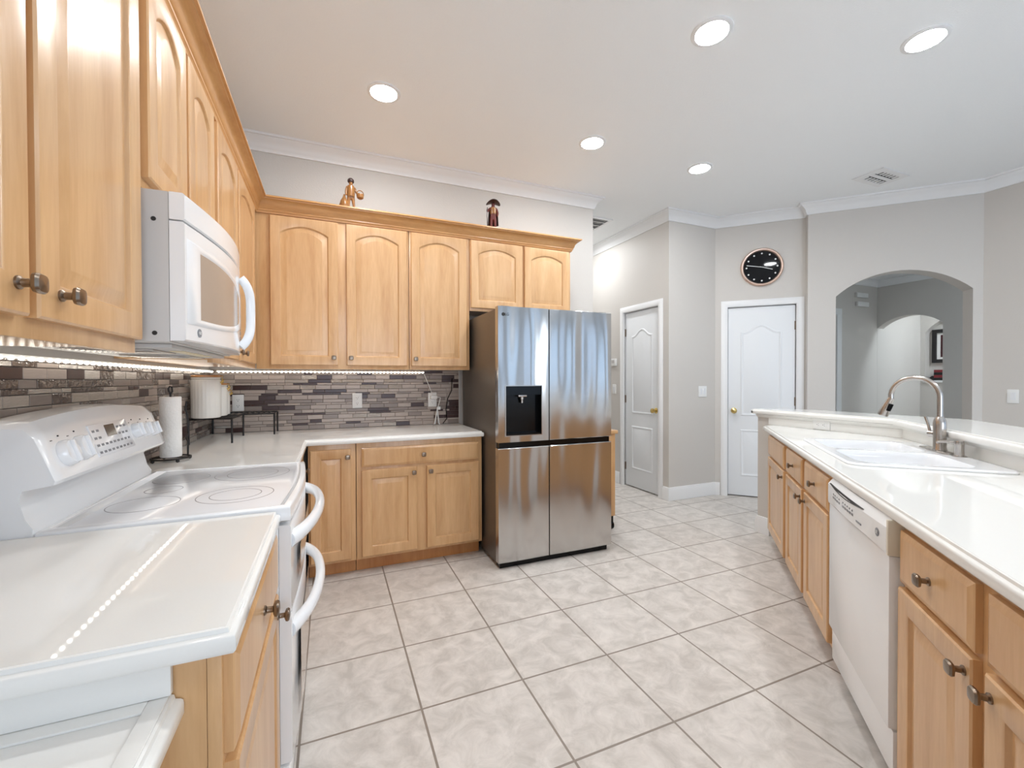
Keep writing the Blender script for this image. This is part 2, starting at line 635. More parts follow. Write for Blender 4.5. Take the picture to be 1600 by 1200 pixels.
# baseboards
BASE = [(0, 0), (0, 0.14), (0.008, 0.14), (0.012, 0.125), (0.016, 0.118), (0.016, 0.001)]
BASE = [(0, 0.001), (0.016, 0.001), (0.016, 0.112), (0.012, 0.122), (0.009, 0.138), (0, 0.14)]
bm = nb(); sweep(bm, [(XH, D1A - 0.075), (XH, CY), (XC, CY), tuple(AB(AD, D2A - 0.077)[:2])], BASE); struct('baseboard_column', bm, 'trim')
bm = nb(); sweep(bm, [(XH, 6.8), (XH, D1B + 0.075)], BASE); struct('baseboard_hall', bm, 'trim')
bm = nb(); sweep(bm, [(XE - 0.1, YB), (XE, YB), (XE, 6.8)], BASE); struct('baseboard_back', bm, 'trim')


# ------------------------------------------------------------------ interior doors
def casing(bm, x0, x1, zt, wd=0.065, d=0.018):
    """casing on the face y<0 (local), opening x0..x1"""
    prof = [(0, 0), (0, -0.012), (0.012, -d), (wd - 0.016, -d), (wd - 0.006, -0.010), (wd, -0.008), (wd, 0)]
    def seg(a, b):
        pass
    rings = []
    corners = [((x0, 0), (-1, 0)), ((x0, zt), (-1, 1)), ((x1, zt), (1, 1)), ((x1, 0), (1, 0))]
    for (cx, cz), (ox, oz) in corners:
        rings.append([Vector((cx + ox * u, y, cz + oz * u)) for u, y in prof])
    loft(bm, rings)


def panel_ring(x0, x1, z0, zs, rise, n=14):
    """arched-top ring, ogee shaped when rise > 0"""
    pts = [(x0, z0), (x1, z0)]
    c, r = (x0 + x1) / 2, (x1 - x0) / 2
    for i in range(n + 1):
        t = 1 - 2 * i / n
        k = 0.5 * (1 + math.cos(PI * min(1.0, abs(t) / 0.88)))
        pts.append((c + r * t, zs + rise * k))
    return pts


def interior_door(name, origin, rz, w, h, knob_left, hinge_left, label_h):
    # local: x along the wall (0..w), -y towards the viewer
    root = thing('interior_door', None or label_h, 'door', origin, rz)
    del root['category']; root['kind'] = 'structure'
    root.name = name
    bm = nb(); casing(bm, -0.004, w + 0.004, h + 0.006); obj('door_casing', bm, 'trim', root)
    bm = nb()
    # jamb lining
    for x0, x1 in ((-0.004, 0.0), (w, w + 0.004)):
        box(bm, x0, x1, -0.001, 0.115, 0, h + 0.004)
    box(bm, -0.004, w + 0.004, -0.001, 0.115, h + 0.002, h + 0.006)
    obj('door_jamb', bm, 'trim', root)
    y = 0.022
    bm = nb()
    g = 0.004
    box(bm, g, w - g, y, y + 0.036, 0.012, h - 0.004, 0.002)
    slab = obj('door_slab', bm, 'doorwhite', root)
    # two moulded panels
    sx = 0.125 * w / 0.64 + 0.0
    for (z0, zs, rise) in ((0.885, 1.80, 0.075), (0.225, 0.735, 0.0)):
        bm = nb()
        rings = []
        for e, dy in ((0, 0.0005), (0.006, -0.006), (0.016, -0.007), (0.024, -0.001), (0.03, -0.001), (0.045, -0.006)):
            rings.append([Vector((px, y + dy, pz)) for px, pz in panel_ring(sx + e, w - sx - e, z0 + e, zs - e, rise)])
        loft(bm, rings, False, True)
        obj('door_panel', bm, 'doorwhite', slab)
    # knob
    kx = 0.062 if knob_left else w - 0.062
    bm = nb()
    lathe(bm, [(0.031, 0), (0.031, 0.004), (0.026, 0.008), (0.012, 0.012), (0.011, 0.03), (0.02, 0.036), (0.027, 0.048), (0.026, 0.06), (0.016, 0.068), (0.001, 0.07)], 24, Matrix.Translation((kx, y, 0.94)) @ Matrix.Rotation(PI / 2, 4, 'X'))
    obj('door_knob', bm, 'brass', slab)
    hx = 0.0 if hinge_left else w
    for z in (0.24, 1.05, 1.85):
        bm = nb()
        lathe(bm, [(0.006, -0.045), (0.006, 0.045)], 10, Matrix.Translation((hx, y - 0.006, z)))
        box(bm, hx - 0.012, hx + 0.012, y - 0.002, y + 0.001, z - 0.045, z + 0.045)
        obj('hinge', bm, 'pewter', root)
    return root


# hall door: local x runs along -y ... viewed from the kitchen side (-x): left = far (+y)
interior_door('door_1', (XH, D1B, 0), -PI / 2, D1B - D1A, 2.085, False, True, 'white two-panel door in the hallway, hinges on its left')
pd = AB(AD, D2A)
interior_door('door_2', (pd.x, pd.y, 0), -PI / 4, D2B - D2A, 2.07, True, False, 'white two-panel door on the diagonal wall under the clock')

# unseen panels that block light leaks behind the doors
bm = nb(); box(bm, XH + 0.06, XH + 0.11, D1A - 0.05, D1B + 0.05, 0, 2.2); struct('wall_hall_light_block', bm, 'wall')
bm = nb()
plate(bm, [tuple(AB(AD + 0.07, D2A - 0.05)[:2]), tuple(AB(AD + 0.07, D2B + 0.04)[:2]), tuple(AB(AD + 0.11, D2B + 0.04)[:2]), tuple(AB(AD + 0.11, D2A - 0.05)[:2])], 0, 2.2)
struct('wall_diagonal_light_block', bm, 'wall')


# ------------------------------------------------------------------ cabinets
def arch_ring(x0, x1, z0, z1, rise, y, n=12):
    """rectangle with segmental arched top; z1 = crown height; springs at z1 - rise"""
    pts = [Vector((x0, y, z0)), Vector((x1, y, z0))]
    for i in range(n + 1):
        t = 1 - 2 * i / n
        pts.append(Vector(((x0 + x1) / 2 + (x1 - x0) / 2 * t, y, z1 - rise * t * t)))
    return pts


_knob_me = None


def add_knob(parent, x, y, z):
    """pewter knob pointing towards -y"""
    global _knob_me
    if _knob_me is None:
        bm = nb()
        rot = Matrix.Rotation(PI / 2, 4, 'X')
        lathe(bm, [(0.0105, 0), (0.0105, 0.003), (0.007, 0.006), (0.0065, 0.016), (0.008, 0.019)], 14, rot)
        t = bmesh.new()
        rings = []
        for r, h in ((0.009, 0.018), (0.0145, 0.021), (0.0155, 0.026), (0.013, 0.030), (0.004, 0.0315)):
            ring = []
            for k in range(20):
                a = 2 * PI * k / 20
                c, s = math.cos(a), math.sin(a)
                q = (abs(c) ** 4 + abs(s) ** 4) ** -0.25
                ring.append(Vector((r * q * c, -h, r * q * s)))
            rings.append(ring)
        loft(t, rings)
        merge(bm, t, 0)
        o = obj('knob', bm, 'pewter', parent, (x, y, z))
        _knob_me = o.data
        return o
    o = bpy.data.objects.new('knob', _knob_me)
    C.objects.link(o)
    o.parent = parent
    o.location = (x, y, z)
    return o


def cab_door(parent, x0, x1, z0, z1, yf, rise=0.0, knob=None, name='door', th=0.02, wood='wood'):
    """raised panel door; front face at y = yf (local, -y is front); knob = (x, z)"""
    bm = nb()
    st = 0.058 if (x1 - x0) > 0.2 else 0.045
    R = []
    R.append(arch_ring(x0, x1, z0, z1, 0, yf + th))
    R.append(arch_ring(x0, x1, z0, z1, 0, yf + 0.004))
    R.append(arch_ring(x0 + 0.004, x1 - 0.004, z0 + 0.004, z1 - 0.004, 0, yf))
    for e, dy in ((0, 0), (0.004, 0.002), (0.007, 0.009), (0.010, 0.011)):
        R.append(arch_ring(x0 + st + e, x1 - st - e, z0 + st + e, z1 - st * 0.95 - e, rise, yf + dy))
    loft(bm, R, True, False)
    d = obj(name, bm, wood, parent)
    bm = nb()
    R = []
    for e, dy in ((0.006, 0.0105), (0.014, 0.0105), (0.040, 0.003), (0.044, 0.003)):
        R.append(arch_ring(x0 + st + e, x1 - st - e, z0 + st + e, z1 - st * 0.95 - e, rise, yf + dy))
    loft(bm, R, False, True)
    obj('door_panel', bm, wood, d)
    if knob:
        add_knob(d, knob[0], yf, knob[1])
    return d


def cab_drawer(parent, x0, x1, z0, z1, yf, knob=True, name='drawer', th=0.02):
    bm = nb()
    R = []
    for e, dy in ((0, th), (0, 0.007), (0.003, 0.005), (0.016, 0.0), (0.02, 0.0)):
        R.append([Vector((x0 + e, yf + dy, z0 + e)), Vector((x1 - e, yf + dy, z0 + e)), Vector((x1 - e, yf + dy, z1 - e)), Vector((x0 + e, yf + dy, z1 - e))])
    loft(bm, R)
    d = obj(name, bm, 'wood', parent, smooth=0)
    if knob:
        add_knob(d, (x0 + x1) / 2, yf, (z0 + z1) / 2)
    return d


def cabinet(label, loc, rz, w, depth, z0, z1, kind='wall_cabinet', toe=False, group=None, ctop=None):
    """local: x 0..w, y from 0 (back) to -depth (face frame), z from z0 to z1"""
    t = thing(kind, label, 'cabinet', loc, rz, group)
    bm = nb()
    box(bm, 0.001, w - 0.001, -depth + 0.02, -0.001, z0 + (0.012 if not toe else 0.10), ctop or z1 - (0.0 if not toe else 0.001))
    obj('carcass', bm, 'wood', t)
    bm = nb()
    box(bm, 0.001, w - 0.001, -depth, -depth + 0.0195, z0 + (0 if not toe else 0.10), z1 - (0.0 if not toe else 0.001), 0.001)
    obj('face_frame', bm, 'wood', t)
    if toe:
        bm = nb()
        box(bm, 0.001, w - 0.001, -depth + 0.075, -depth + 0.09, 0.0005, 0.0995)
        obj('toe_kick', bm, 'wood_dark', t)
    return t


UB, UT = 1.365, 2.4975      # wall cabinet bottom / top (behind the crown)
DB, DT = 1.393, 2.392      # door bottom / top
UD = 0.326                 # depth of wall cabinets to the face frame
QW = PI / 2                # left wall orientation: local x = +y, front = +x
# left wall units: local origin at (0, y0)
t = cabinet('tall maple wall cabinet nearest the viewer, two doors with paired knobs, left of the microwave', (0.001, 0.09, 0), QW, 0.907, UD, UB - 0.005, UT)
cab_door(t, 0.03, 0.452, DB, DT, -UD - 0.02, 0.05, (0.42, 1.44))
cab_door(t, 0.474, 0.895, DB, DT, -UD - 0.02, 0.05, (0.535, 1.44))
t = cabinet('short maple wall cabinet with two arched doors above the white microwave', (0.001, 1.0, 0), QW, 0.778, UD, 1.80, UT)
cab_door(t, 0.045, 0.375, 1.826, DT, -UD - 0.02, 0.05)
cab_door(t, 0.408, 0.752, 1.826, DT, -UD - 0.02, 0.05)
t = cabinet('maple wall cabinet between the microwave and the inside corner, arched doors', (0.001, 1.781, 0), QW, 1.119 + 0.0, UD, UB, UT)
cab_door(t, 0.035, 0.46, DB, DT, -UD - 0.02, 0.05, (0.425, 1.435))
cab_door(t, 0.50, 1.02, DB, DT, -UD - 0.02, 0.05, (0.55, 1.435))
t = cabinet('tall maple wall cabinet on back wall beside the inside corner, two arched doors', (0.3285, YB - 0.001, 0), 0, 0.9985, YB - 0.001 - 2.925, UB, UT)
cab_door(t, 0.0855, 0.5055, DB, DT, 2.905 - YB + 0.001, 0.05, (0.4765, 1.445))
cab_door(t, 0.5615, 0.9845, DB, DT, 2.905 - YB + 0.001, 0.05, (0.5895, 1.445))
t = cabinet('tall single-door maple wall cabinet left of the refrigerator', (1.329, YB - 0.001, 0), 0, 0.471, YB - 0.001 - 2.925, UB, UT)
cab_door(t, 0.014, 0.445, DB, DT, 2.905 - YB + 0.001, 0.05, (0.043, 1.445))
t = cabinet('short two-door maple wall cabinet over the refrigerator', (1.802, YB - 0.001, 0), 0, 0.915, YB - 0.001 - 2.925, 1.835, UT)
cab_door(t, 0.008, 0.452, 1.858, DT, 2.905 - YB + 0.001, 0.045)
cab_door(t, 0.472, 0.893, 1.858, DT, 2.905 - YB + 0.001, 0.045)
# crown on top of the cabinets
CC = [(0, 0), (0.010, 0), (0.012, 0.010), (0.018, 0.016), (0.018, 0.024), (0.024, 0.030), (0.030, 0.052), (0.048, 0.074), (0.062, 0.080), (0.064, 0.086), (0.074, 0.088), (0.074, 0.098), (0, 0.098)]
bm = nb()
sweep(bm, [(0.3285, 0.0), (0.3285, 2.9235), (2.7185, 2.9235), (2.7185, YB - 0.002)], CC, 2.400)
tag(obj('cabinet_crown', bm, 'crownwood'), 'stepped maple crown moulding running along the tops of the wall cabinets', 'crown moulding')

# base cabinets, back wall
BD = YB - 0.001 - 2.65
BT = 0.874
t = cabinet('narrow maple base cabinet with one tall door in the inside corner by the range', (0.646, YB - 0.001, 0), 0, 0.286, BD, 0, BT, 'base_cabinet', True)
cab_door(t, 0.012, 0.257, 0.118, 0.84, -BD - 0.02, 0, (0.235, 0.79))
t = cabinet('maple base cabinet with one wide drawer over two doors beside the refrigerator', (0.934, YB - 0.001, 0), 0, 0.872, BD, 0, BT, 'base_cabinet', True)
cab_drawer(t, 0.033, 0.845, 0.712, 0.838, -BD - 0.02)
cab_door(t, 0.033, 0.397, 0.118, 0.692, -BD - 0.02, 0, (0.372, 0.655))
cab_door(t, 0.463, 0.845, 0.118, 0.692, -BD - 0.02, 0, (0.488, 0.655))
# base cabinets, left wall
LD = 0.622
t = cabinet('maple base cabinet under the white countertop nearest the viewer, left of the range', (0.001, 0.408, 0), QW, 0.606, LD, 0, BT, 'base_cabinet', True)
cab_drawer(t, 0.012, 0.594, 0.70, 0.86, -LD - 0.02)
cab_door(t, 0.012, 0.594, 0.118, 0.685, -LD - 0.02, 0, (0.555, 0.64))
t = cabinet('maple corner base cabinet hidden behind the far side of the range', (0.001, 1.79, 0), QW, 0.84, LD, 0, BT, 'base_cabinet', True)
cab_door(t, 0.02, 0.5, 0.118, 0.84, -LD - 0.02, 0, (0.45, 0.79))

# island base cabinets; local x = -d (towards the viewer), front = -b
QI = -3 * PI / 4
BF = 1.405                 # face frame plane


def island_unit(label, a_far, wdt, depth=0.575, ctop=None):
    p = AB(a_far, BF + depth)
    return cabinet(label, (p.x, p.y, 0), QI, wdt, depth, 0, BT, 'base_cabinet', True, None, ctop)


ID = 0.575
t = island_unit('single-door maple island cabinet with a plain false drawer front at the far end', 4.19, 0.655, 0.10)
cab_drawer(t, 0.012, 0.62, 0.70, 0.85, -0.12, False, 'false_drawer_front')
cab_door(t, 0.012, 0.62, 0.118, 0.685, -0.12, 0, (0.585, 0.64))
t = island_unit('maple sink base cabinet in the island, two doors under two knobbed drawer fronts', 3.533, 1.0, 0.575, 0.715)
cab_drawer(t, 0.04, 0.462, 0.70, 0.85, -ID - 0.02)
cab_drawer(t, 0.515, 0.95, 0.70, 0.85, -ID - 0.02)
cab_door(t, 0.04, 0.462, 0.118, 0.685, -ID - 0.02, 0, (0.435, 0.64))
cab_door(t, 0.515, 0.95, 0.118, 0.685, -ID - 0.02, 0, (0.542, 0.64))
t = island_unit('maple island cabinet nearest the viewer, right of the dishwasher, two doors and two drawers', 1.887, 0.86)
cab_drawer(t, 0.012, 0.37, 0.70, 0.85, -ID - 0.02)
cab_drawer(t, 0.415, 0.85, 0.70, 0.85, -ID - 0.02)
cab_door(t, 0.012, 0.37, 0.118, 0.685, -ID - 0.02, 0, (0.345, 0.645))
cab_door(t, 0.415, 0.85, 0.118, 0.685, -ID - 0.02, 0, (0.437, 0.645))
t = island_unit('maple island cabinet just outside the right edge of the photo', 1.025, 0.6)
cab_drawer(t, 0.012, 0.58, 0.70, 0.85, -ID - 0.02)
cab_door(t, 0.012, 0.58, 0.118, 0.685, -ID - 0.02, 0, (0.06, 0.645))

# ------------------------------------------------------------------ countertops
ZT = 0.914
NOSE = [(-0.016, 0), (-0.012, -0.0015), (-0.0105, -0.008), (-0.004, -0.0095), (-0.001, -0.012), (0, -0.017), (0, -0.032), (-0.004, -0.038), (-0.016, -0.0385)]


def counter(name, poly, exposed, z, label, cat, holes=(), mt='counter', inset=0.016):
    """poly listed so the exposed edge path runs with outside on its right"""
    bm = nb()
    plate(bm, poly, z - 0.0385, z, holes)
    sweep(bm, exposed, NOSE, z)
    return tag(obj(name, bm, mt, smooth=50), label, cat)


e = 0.0155
# near-left counter
counter('countertop', [(0.002, 0.381 + e), (0.647 - e, 0.381 + e), (0.647 - e, 1.021), (0.002, 1.021)], [(0.002, 0.381), (0.647, 0.381), (0.647, 1.021)], ZT,
        'white glossy countertop nearest the viewer on the left, catching the strip light reflection', 'countertop')
counter('countertop', [(0.002, 1.787), (0.645 - e, 1.787), (0.645 - e, 2.609 + e), (1.81 - e, 2.609 + e), (1.81 - e, YB - 0.008), (0.002, YB - 0.008)],
        [(0.645, 1.787), (0.645, 2.609), (1.81, 2.609), (1.81, YB - 0.008)], ZT,
        'white L-shaped countertop in the back corner, holding paper towels and canisters', 'countertop')
# lower white surface in front
bm = nb()
LZ = 0.822
plate(bm, [(0.002, -0.3), (0.575 - e, -0.3), (0.575 - e, 0.403), (0.002, 0.403)], LZ - 0.0385, LZ)
sweep(bm, [(0.575, -0.3), (0.575, 0.4065)], NOSE, LZ)
box(bm, 0.545 - 0.01, 0.575 - e, -0.3, 0.403, LZ, LZ + 0.004, 0.0015)
box(bm, 0.002, 0.535, 0.372, 0.403, LZ, LZ + 0.004, 0.0015)
desk = thing('lower_counter', 'lower white ledge with raised rim below the nearest countertop, at bottom left', 'counter', (0, 0, 0))
obj('top', bm, 'counter', desk)
bm = nb(); box(bm, 0.002, 0.562, 0.395, 0.4065, LZ + 0.0045, 0.8745, 0.001); obj('side_splash', bm, 'counter', desk)
bm = nb(); box(bm, 0.002, 0.50, -0.28, -0.26, 0.0005, LZ - 0.039); box(bm, 0.002, 0.02, -0.25, 0.38, 0.0005, LZ - 0.039); box(bm, 0.45, 0.47, -0.26, 0.38, 0.6, LZ - 0.039); obj('support_panel', bm, 'trim', desk)

# island counter with sink cut-out
BFr = 1.372
p_far = AB(4.276, BFr)
SA0, SA1, SB0, SB1 = 2.575, 3.455, 1.462, 2.022
hole = [AB(SA0 + 0.02, SB0 + 0.02), AB(SA0 + 0.02, SB1 - 0.02), AB(SA1 - 0.02, SB1 - 0.02), AB(SA1 - 0.02, SB0 + 0.02)]
bsp = 2.06
XW = 4.10
pc = (XW - 0.002, XW - 0.002 - (bsp - 0.001) / S2)
pa, pb = AB(0.42, bsp - 0.001), AB(0.42, BFr + e)
poly = [tuple(AB(4.27, BFr + e)[:2]), (XW - 0.002, 2.07 - e), pc, tuple(pa[:2]), tuple(pb[:2])]
pf0, pf1 = AB(0.42, BFr), AB(4.25, BFr)
counter('countertop', poly, [(XW - 0.002, 2.07), (pf1.x + 0.03, 2.07), tuple(pf1[:2]), tuple(pf0[:2])][::1], ZT,
        'white island countertop with the double sink, in front of the raised bar', 'countertop', [[tuple(h[:2]) for h in hole]])

# half wall behind the island (kitchen face = white splash)
bm = nb()
k1 = XW - bsp / S2
bend2 = (XW + 0.12, XW + 0.12 - (bsp + 0.12) / S2)
pe0, pe1 = AB(0.42, bsp), AB(0.42, bsp + 0.12)
plate(bm, [(XW, 2.19), (XW, k1), tuple(pe0[:2]), tuple(pe1[:2]), bend2, (XW + 0.12, 2.19)], 0, 0.996)
struct('wall_island', bm, 'wall')
sp = thing('backsplash', 'white solid splash panel between the island counter and raised bar', 'backsplash', (0, 0, 0))
bm = nb()
plate(bm, [(XW - 0.0005, 2.085), (XW - 0.012, 2.085), (XW - 0.012, k1 - 0.005), tuple(AB(0.42, bsp - 0.012)[:2]), tuple(AB(0.42, bsp - 0.0005)[:2]), (XW - 0.0005, k1)], ZT + 0.0005, 0.97)
obj('panel', bm, 'counter', sp)
bm = nb()
sweep(bm, [(XW + 0.121, 2.191), (XW, 2.191)][::-1] if False else [tuple(AB(0.42, bsp)[:2]), (XW, k1), (XW, 2.19)][::-1], [(0.0005, 0), (0.010, 0), (0.014, 0.010), (0.024, 0.016), (0.03, 0.0255), (0.0005, 0.0255)], 0.9705)
obj('trim_moulding', bm, 'counter', sp)
bm = nb(); sweep(bm, [(XW + 0.12, 2.19), (XW, 2.19), (XW, 2.075)], BASE); struct('baseboard_island', bm, 'trim')

# raised bar top
ZBAR = 1.037
bm = nb()
bn = 2.0
xb = 4.05
pts = [(xb, 2.215), (xb, xb - bn / S2), tuple(AB(0.42, bn)[:2]), tuple(AB(0.42, 2.42)[:2]), (4.41, 4.41 - 2.42 / S2), (4.41, 1.9), (4.3, 2.1), (4.16, 2.215)]
cen = Vector((sum(p[0] for p in pts) / len(pts), sum(p[1] for p in pts) / len(pts)))
def inset_poly(ps, d):
    out = []
    n = len(ps)
    for i in range(n):
        a, b, c = Vector(ps[i - 1]), Vector(ps[i]), Vector(ps[(i + 1) % n])
        d1, d2 = (b - a).normalized(), (c - b).normalized()
        n1, n2 = Vector((-d1.y, d1.x)), Vector((-d2.y, d2.x))
        s = n1 + n2
        o = s / max(s.dot(n1), 0.2)
        out.append(tuple(b + o * d))
    return out
plate(bm, inset_poly(pts, e), ZBAR - 0.0385, ZBAR)
sweep(bm, pts + [pts[0]], NOSE, ZBAR)
tag(obj('bar_top', bm, 'counter', smooth=50), 'white raised bar top bending along the island behind the sink', 'countertop')

# ------------------------------------------------------------------ mosaic splash
def mosaic(name, length, z0, z1, label, origin, rz, seed, wall_kind):
    rnd = random.Random(seed)
    root_bm = nb()
    box(root_bm, 0, length, -0.004, -0.0005, z0, z1)          # grout bed; -y is front
    z = z0 + 0.002
    pat = [0.031, 0.0135, 0.0235]
    k = 0
    mats = ['grout', 't_beige', 't_grey', 't_silver', 't_brown', 't_taupe']
    while z < z1 - 0.008:
        h = min(pat[k % 3], z1 - 0.001 - z)
        L0 = (0.105, 0.105, 0.155)[k % 3]
        x = 0.001 - rnd.random() * L0
        while x < length - 0.004:
            l = L0
            u = rnd.random()
            if k % 3 != 0 and u < 0.3:
                l = L0 * 0.5
            x0, x1 = max(x, 0.001), min(x + l, length - 0.001)
            if x1 - x0 > 0.008:
                v = rnd.random()
                if wall_kind == 'back':
                    mi = 4 if v < 0.22 else (1 if v < 0.66 else (2 if v < 0.9 else 3))
                else:
                    mi = 4 if v < 0.12 else (3 if v < 0.46 else (5 if v < 0.66 else (2 if v < 0.84 else 1)))
                yy = -0.0075 - rnd.random() * 0.0008
                c = 0.0011
                R = [[Vector((x0, -0.0035, z)), Vector((x1, -0.0035, z)), Vector((x1, -0.0035, z + h)), Vector((x0, -0.0035, z + h))],
                     [Vector((x0, yy + c, z)), Vector((x1, yy + c, z)), Vector((x1, yy + c, z + h)), Vector((x0, yy + c, z + h))],
                     [Vector((x0 + c, yy, z + c)), Vector((x1 - c, yy, z + c)), Vector((x1 - c, yy, z + h - c)), Vector((x0 + c, yy, z + h - c))]]
                loft(root_bm, R, False, True, mi=mi)
            x += l + 0.0026
        z += h + 0.0026
        k += 1
    o = obj(name, root_bm, mats, None, origin, (0, 0, rz), smooth=0)
    return tag(o, label, 'backsplash')


mosaic('tile_backsplash', 1.80 - 0.0085, ZT + 0.0005, UB - 0.0005, 'brown and beige mosaic tile strip splash on the back wall beneath the cabinets', (0.0085, YB, 0), 0, 3, 'back')
mosaic('tile_backsplash', YB - 0.0095 + 0.6, ZT + 0.0005, UB - 0.006, 'glossy taupe and silver mosaic tile splash on the left wall behind the range', (0, -0.6, 0), QW, 5, 'left')
bm = nb(); box(bm, 1.7995, 1.8125, YB - 0.012, YB - 0.0005, ZT + 0.0005, UB - 0.0005, 0.001); struct('trim_6', bm, 'appliance_grey', label='pale metal edge strip of the mosaic tile')

# ------------------------------------------------------------------ refrigerator
FX0, FX1, FY, FT = 1.82, 2.728, 2.341, 1.785
FM = 2.204
t = thing('refrigerator', 'stainless steel four-door refrigerator with water dispenser against the back wall', 'refrigerator', (0, 0, 0))
bm = nb(); box(bm, FX0 + 0.004, FX1 - 0.004, FY + 0.062, 3.2, 0.03, FT - 0.012, 0.004); obj('body', bm, 'steelside', t)
bm = nb(); box(bm, FX0 + 0.02, FX1 - 0.02, FY + 0.03, FY + 0.1, 0.0005, 0.04); obj('kick_grille', bm, 'black', t)
bm = nb(); box(bm, FX0 + 0.01, FX1 - 0.01, FY + 0.014, FY + 0.061, 0.822, 0.862); obj('handle_recess', bm, 'black', t)
DX0, DX1, DZ0, DZ1 = 1.875, 2.143, 0.908, 1.244
for (x0, x1, z0, z1) in ((FX0, FM - 0.004, 0.862, FT), (FM + 0.004, FX1, 0.862, FT), (FX0, FM - 0.004, 0.045, 0.822), (FM + 0.004, FX1, 0.045, 0.822)):
    bm = nb()
    if z0 > 0.5 and x0 == FX0:
        plate(bm, [(x0, z0), (x1, z0), (x1, z1), (x0, z1)], FY, FY + 0.055, [[(DX0, DZ0), (DX1, DZ0), (DX1, DZ1), (DX0, DZ1)]], to3=lambda u, v, ww: Vector((u, ww, v)))
        d = obj('door', bm, 'steel', t, smooth=0)
        bm = nb()
        box(bm, DX0, DX1, FY + 0.05, FY + 0.054, DZ0, DZ1)
        for q in ((DX0, DX0 + 0.003, DZ0, DZ1), (DX1 - 0.003, DX1, DZ0, DZ1), (DX0, DX1, DZ0, DZ0 + 0.012), (DX0, DX1, DZ1 - 0.06, DZ1)):
            box(bm, q[0], q[1], FY + 0.004, FY + 0.054, q[2], q[3])
        wd = obj('water_dispenser', bm, 'black', d)
        bm = nb()
        for z0_, z1_, x0_, x1_ in ((DZ0 - 0.006, DZ0, DX0 - 0.006, DX1 + 0.006), (DZ1, DZ1 + 0.006, DX0 - 0.006, DX1 + 0.006), (DZ0, DZ1, DX0 - 0.006, DX0), (DZ0, DZ1, DX1, DX1 + 0.006)):
            box(bm, x0_, x1_, FY - 0.003, FY + 0.001, z0_, z1_)
        obj('dispenser_bezel', bm, 'nickel', d)
        bm = nb()
        lathe(bm, [(0.014, 0), (0.014, 0.03), (0.009, 0.034), (0.009, 0.055)], 14, Matrix.Translation((2.006, FY + 0.028, DZ1 - 0.062)) @ Matrix.Rotation(PI, 4, 'X'))
        box(bm, 1.975, 2.037, FY + 0.012, FY + 0.04, DZ1 - 0.075, DZ1 - 0.06, 0.003)
        obj('water_spout', bm, 'nickel', d)
        text_mesh('logo', 'LG', 0.026, 'slot', d, (1.885, FY - 0.0008, FT - 0.055), (PI / 2, 0, 0))
        bm = nb(); lathe(bm, [(0.012, 0), (0.012, 0.001)], 20, Matrix.Translation((1.858, FY, FT - 0.055)) @ Matrix.Rotation(PI / 2, 4, 'X'))
        obj('logo_emblem', bm, 'slot', d)
    else:
        n = 10
        rings = []
        for k in range(n + 1):                        # gently crowned steel sheet
            x = x0 + (x1 - x0) * k / n
            y = FY - 0.004 * math.sin(PI * k / n)
            rings.append([Vector((x, FY + 0.055, z0)), Vector((x, y + 0.003, z0)), Vector((x, y, z0 + 0.004)), Vector((x, y, z1 - 0.004)), Vector((x, y + 0.003, z1)), Vector((x, FY + 0.055, z1))])
        loft(bm, rings)
        d = obj('door', bm, 'steel', t, smooth=30)
for x in (FX0 + 0.03, FX1 - 0.09):
    bm = nb(); box(bm, x, x + 0.06, FY + 0.02, FY + 0.13, FT - 0.0115, FT + 0.006, 0.003); obj('hinge_cover', bm, 'steelside', t)

# ------------------------------------------------------------------ range (double oven)
R0, R1 = 1.026, 1.782
t = thing('range', 'white freestanding electric range with glass cooktop and two curved oven handles', 'range', (0, 0, 0))
bm = nb(); box(bm, 0.03, 0.64, R0 + 0.003, R1 - 0.003, 0.02, 0.876, 0.002); obj('body', bm, 'appliance', t)
# cooktop frame
bm = nb()
n = 12
R = []
front = lambda f: 0.672 + 0.018 * math.sin(PI * f)
out = [(0.12, R0)] + [(front(k / n), R0 + (R1 - R0) * k / n) for k in range(n + 1)] + [(0.12, R1)]
def ins(d):
    return [(0.12 + d, R0 + d)] + [(front(k / n) - d, R0 + d + (R1 - R0 - 2 * d) * k / n) for k in range(n + 1)] + [(0.12 + d, R1 - d)]
for d, z in ((0.012, 0.877), (0, 0.884), (0, 0.918), (0.004, 0.924), (0.018, 0.926), (0.022, 0.9215)):
    R.append([Vector((x, y, z)) for x, y in ins(d)])
loft(bm, R)
ck = obj('cooktop', bm, 'appliance', t, smooth=50)
bm = nb()
R = []
def gl(d):
    return [(0.17 + d, R0 + 0.024 + d)] + [(front(k / n) - 0.03 - d, R0 + 0.024 + d + (R1 - R0 - 0.048 - 2 * d) * k / n) for k in range(n + 1)] + [(0.17 + d, R1 - 0.024 - d)]
for d, z in ((0, 0.9216), (0, 0.9235), (0.002, 0.9245)):
    R.append([Vector((x, y, z)) for x, y in gl(d)])
loft(bm, R)
gt = obj('glass_surface', bm, 'glasstop', ck, smooth=50)


def ring(bm, cx, cy, r, wd, z, a0=0.0, a1=2 * PI, n=48):
    pr = []
    for k in range(n + 1):
        a = a0 + (a1 - a0) * k / n
        c, s = math.cos(a), math.sin(a)
        pr.append([Vector((cx + r * c, cy + r * s, z)), Vector((cx + (r + wd) * c, cy + (r + wd) * s, z)), Vector((cx + (r + wd) * c, cy + (r + wd) * s, z + 0.0004)), Vector((cx + r * c, cy + r * s, z + 0.0004))])
    loft(bm, pr, True, True)


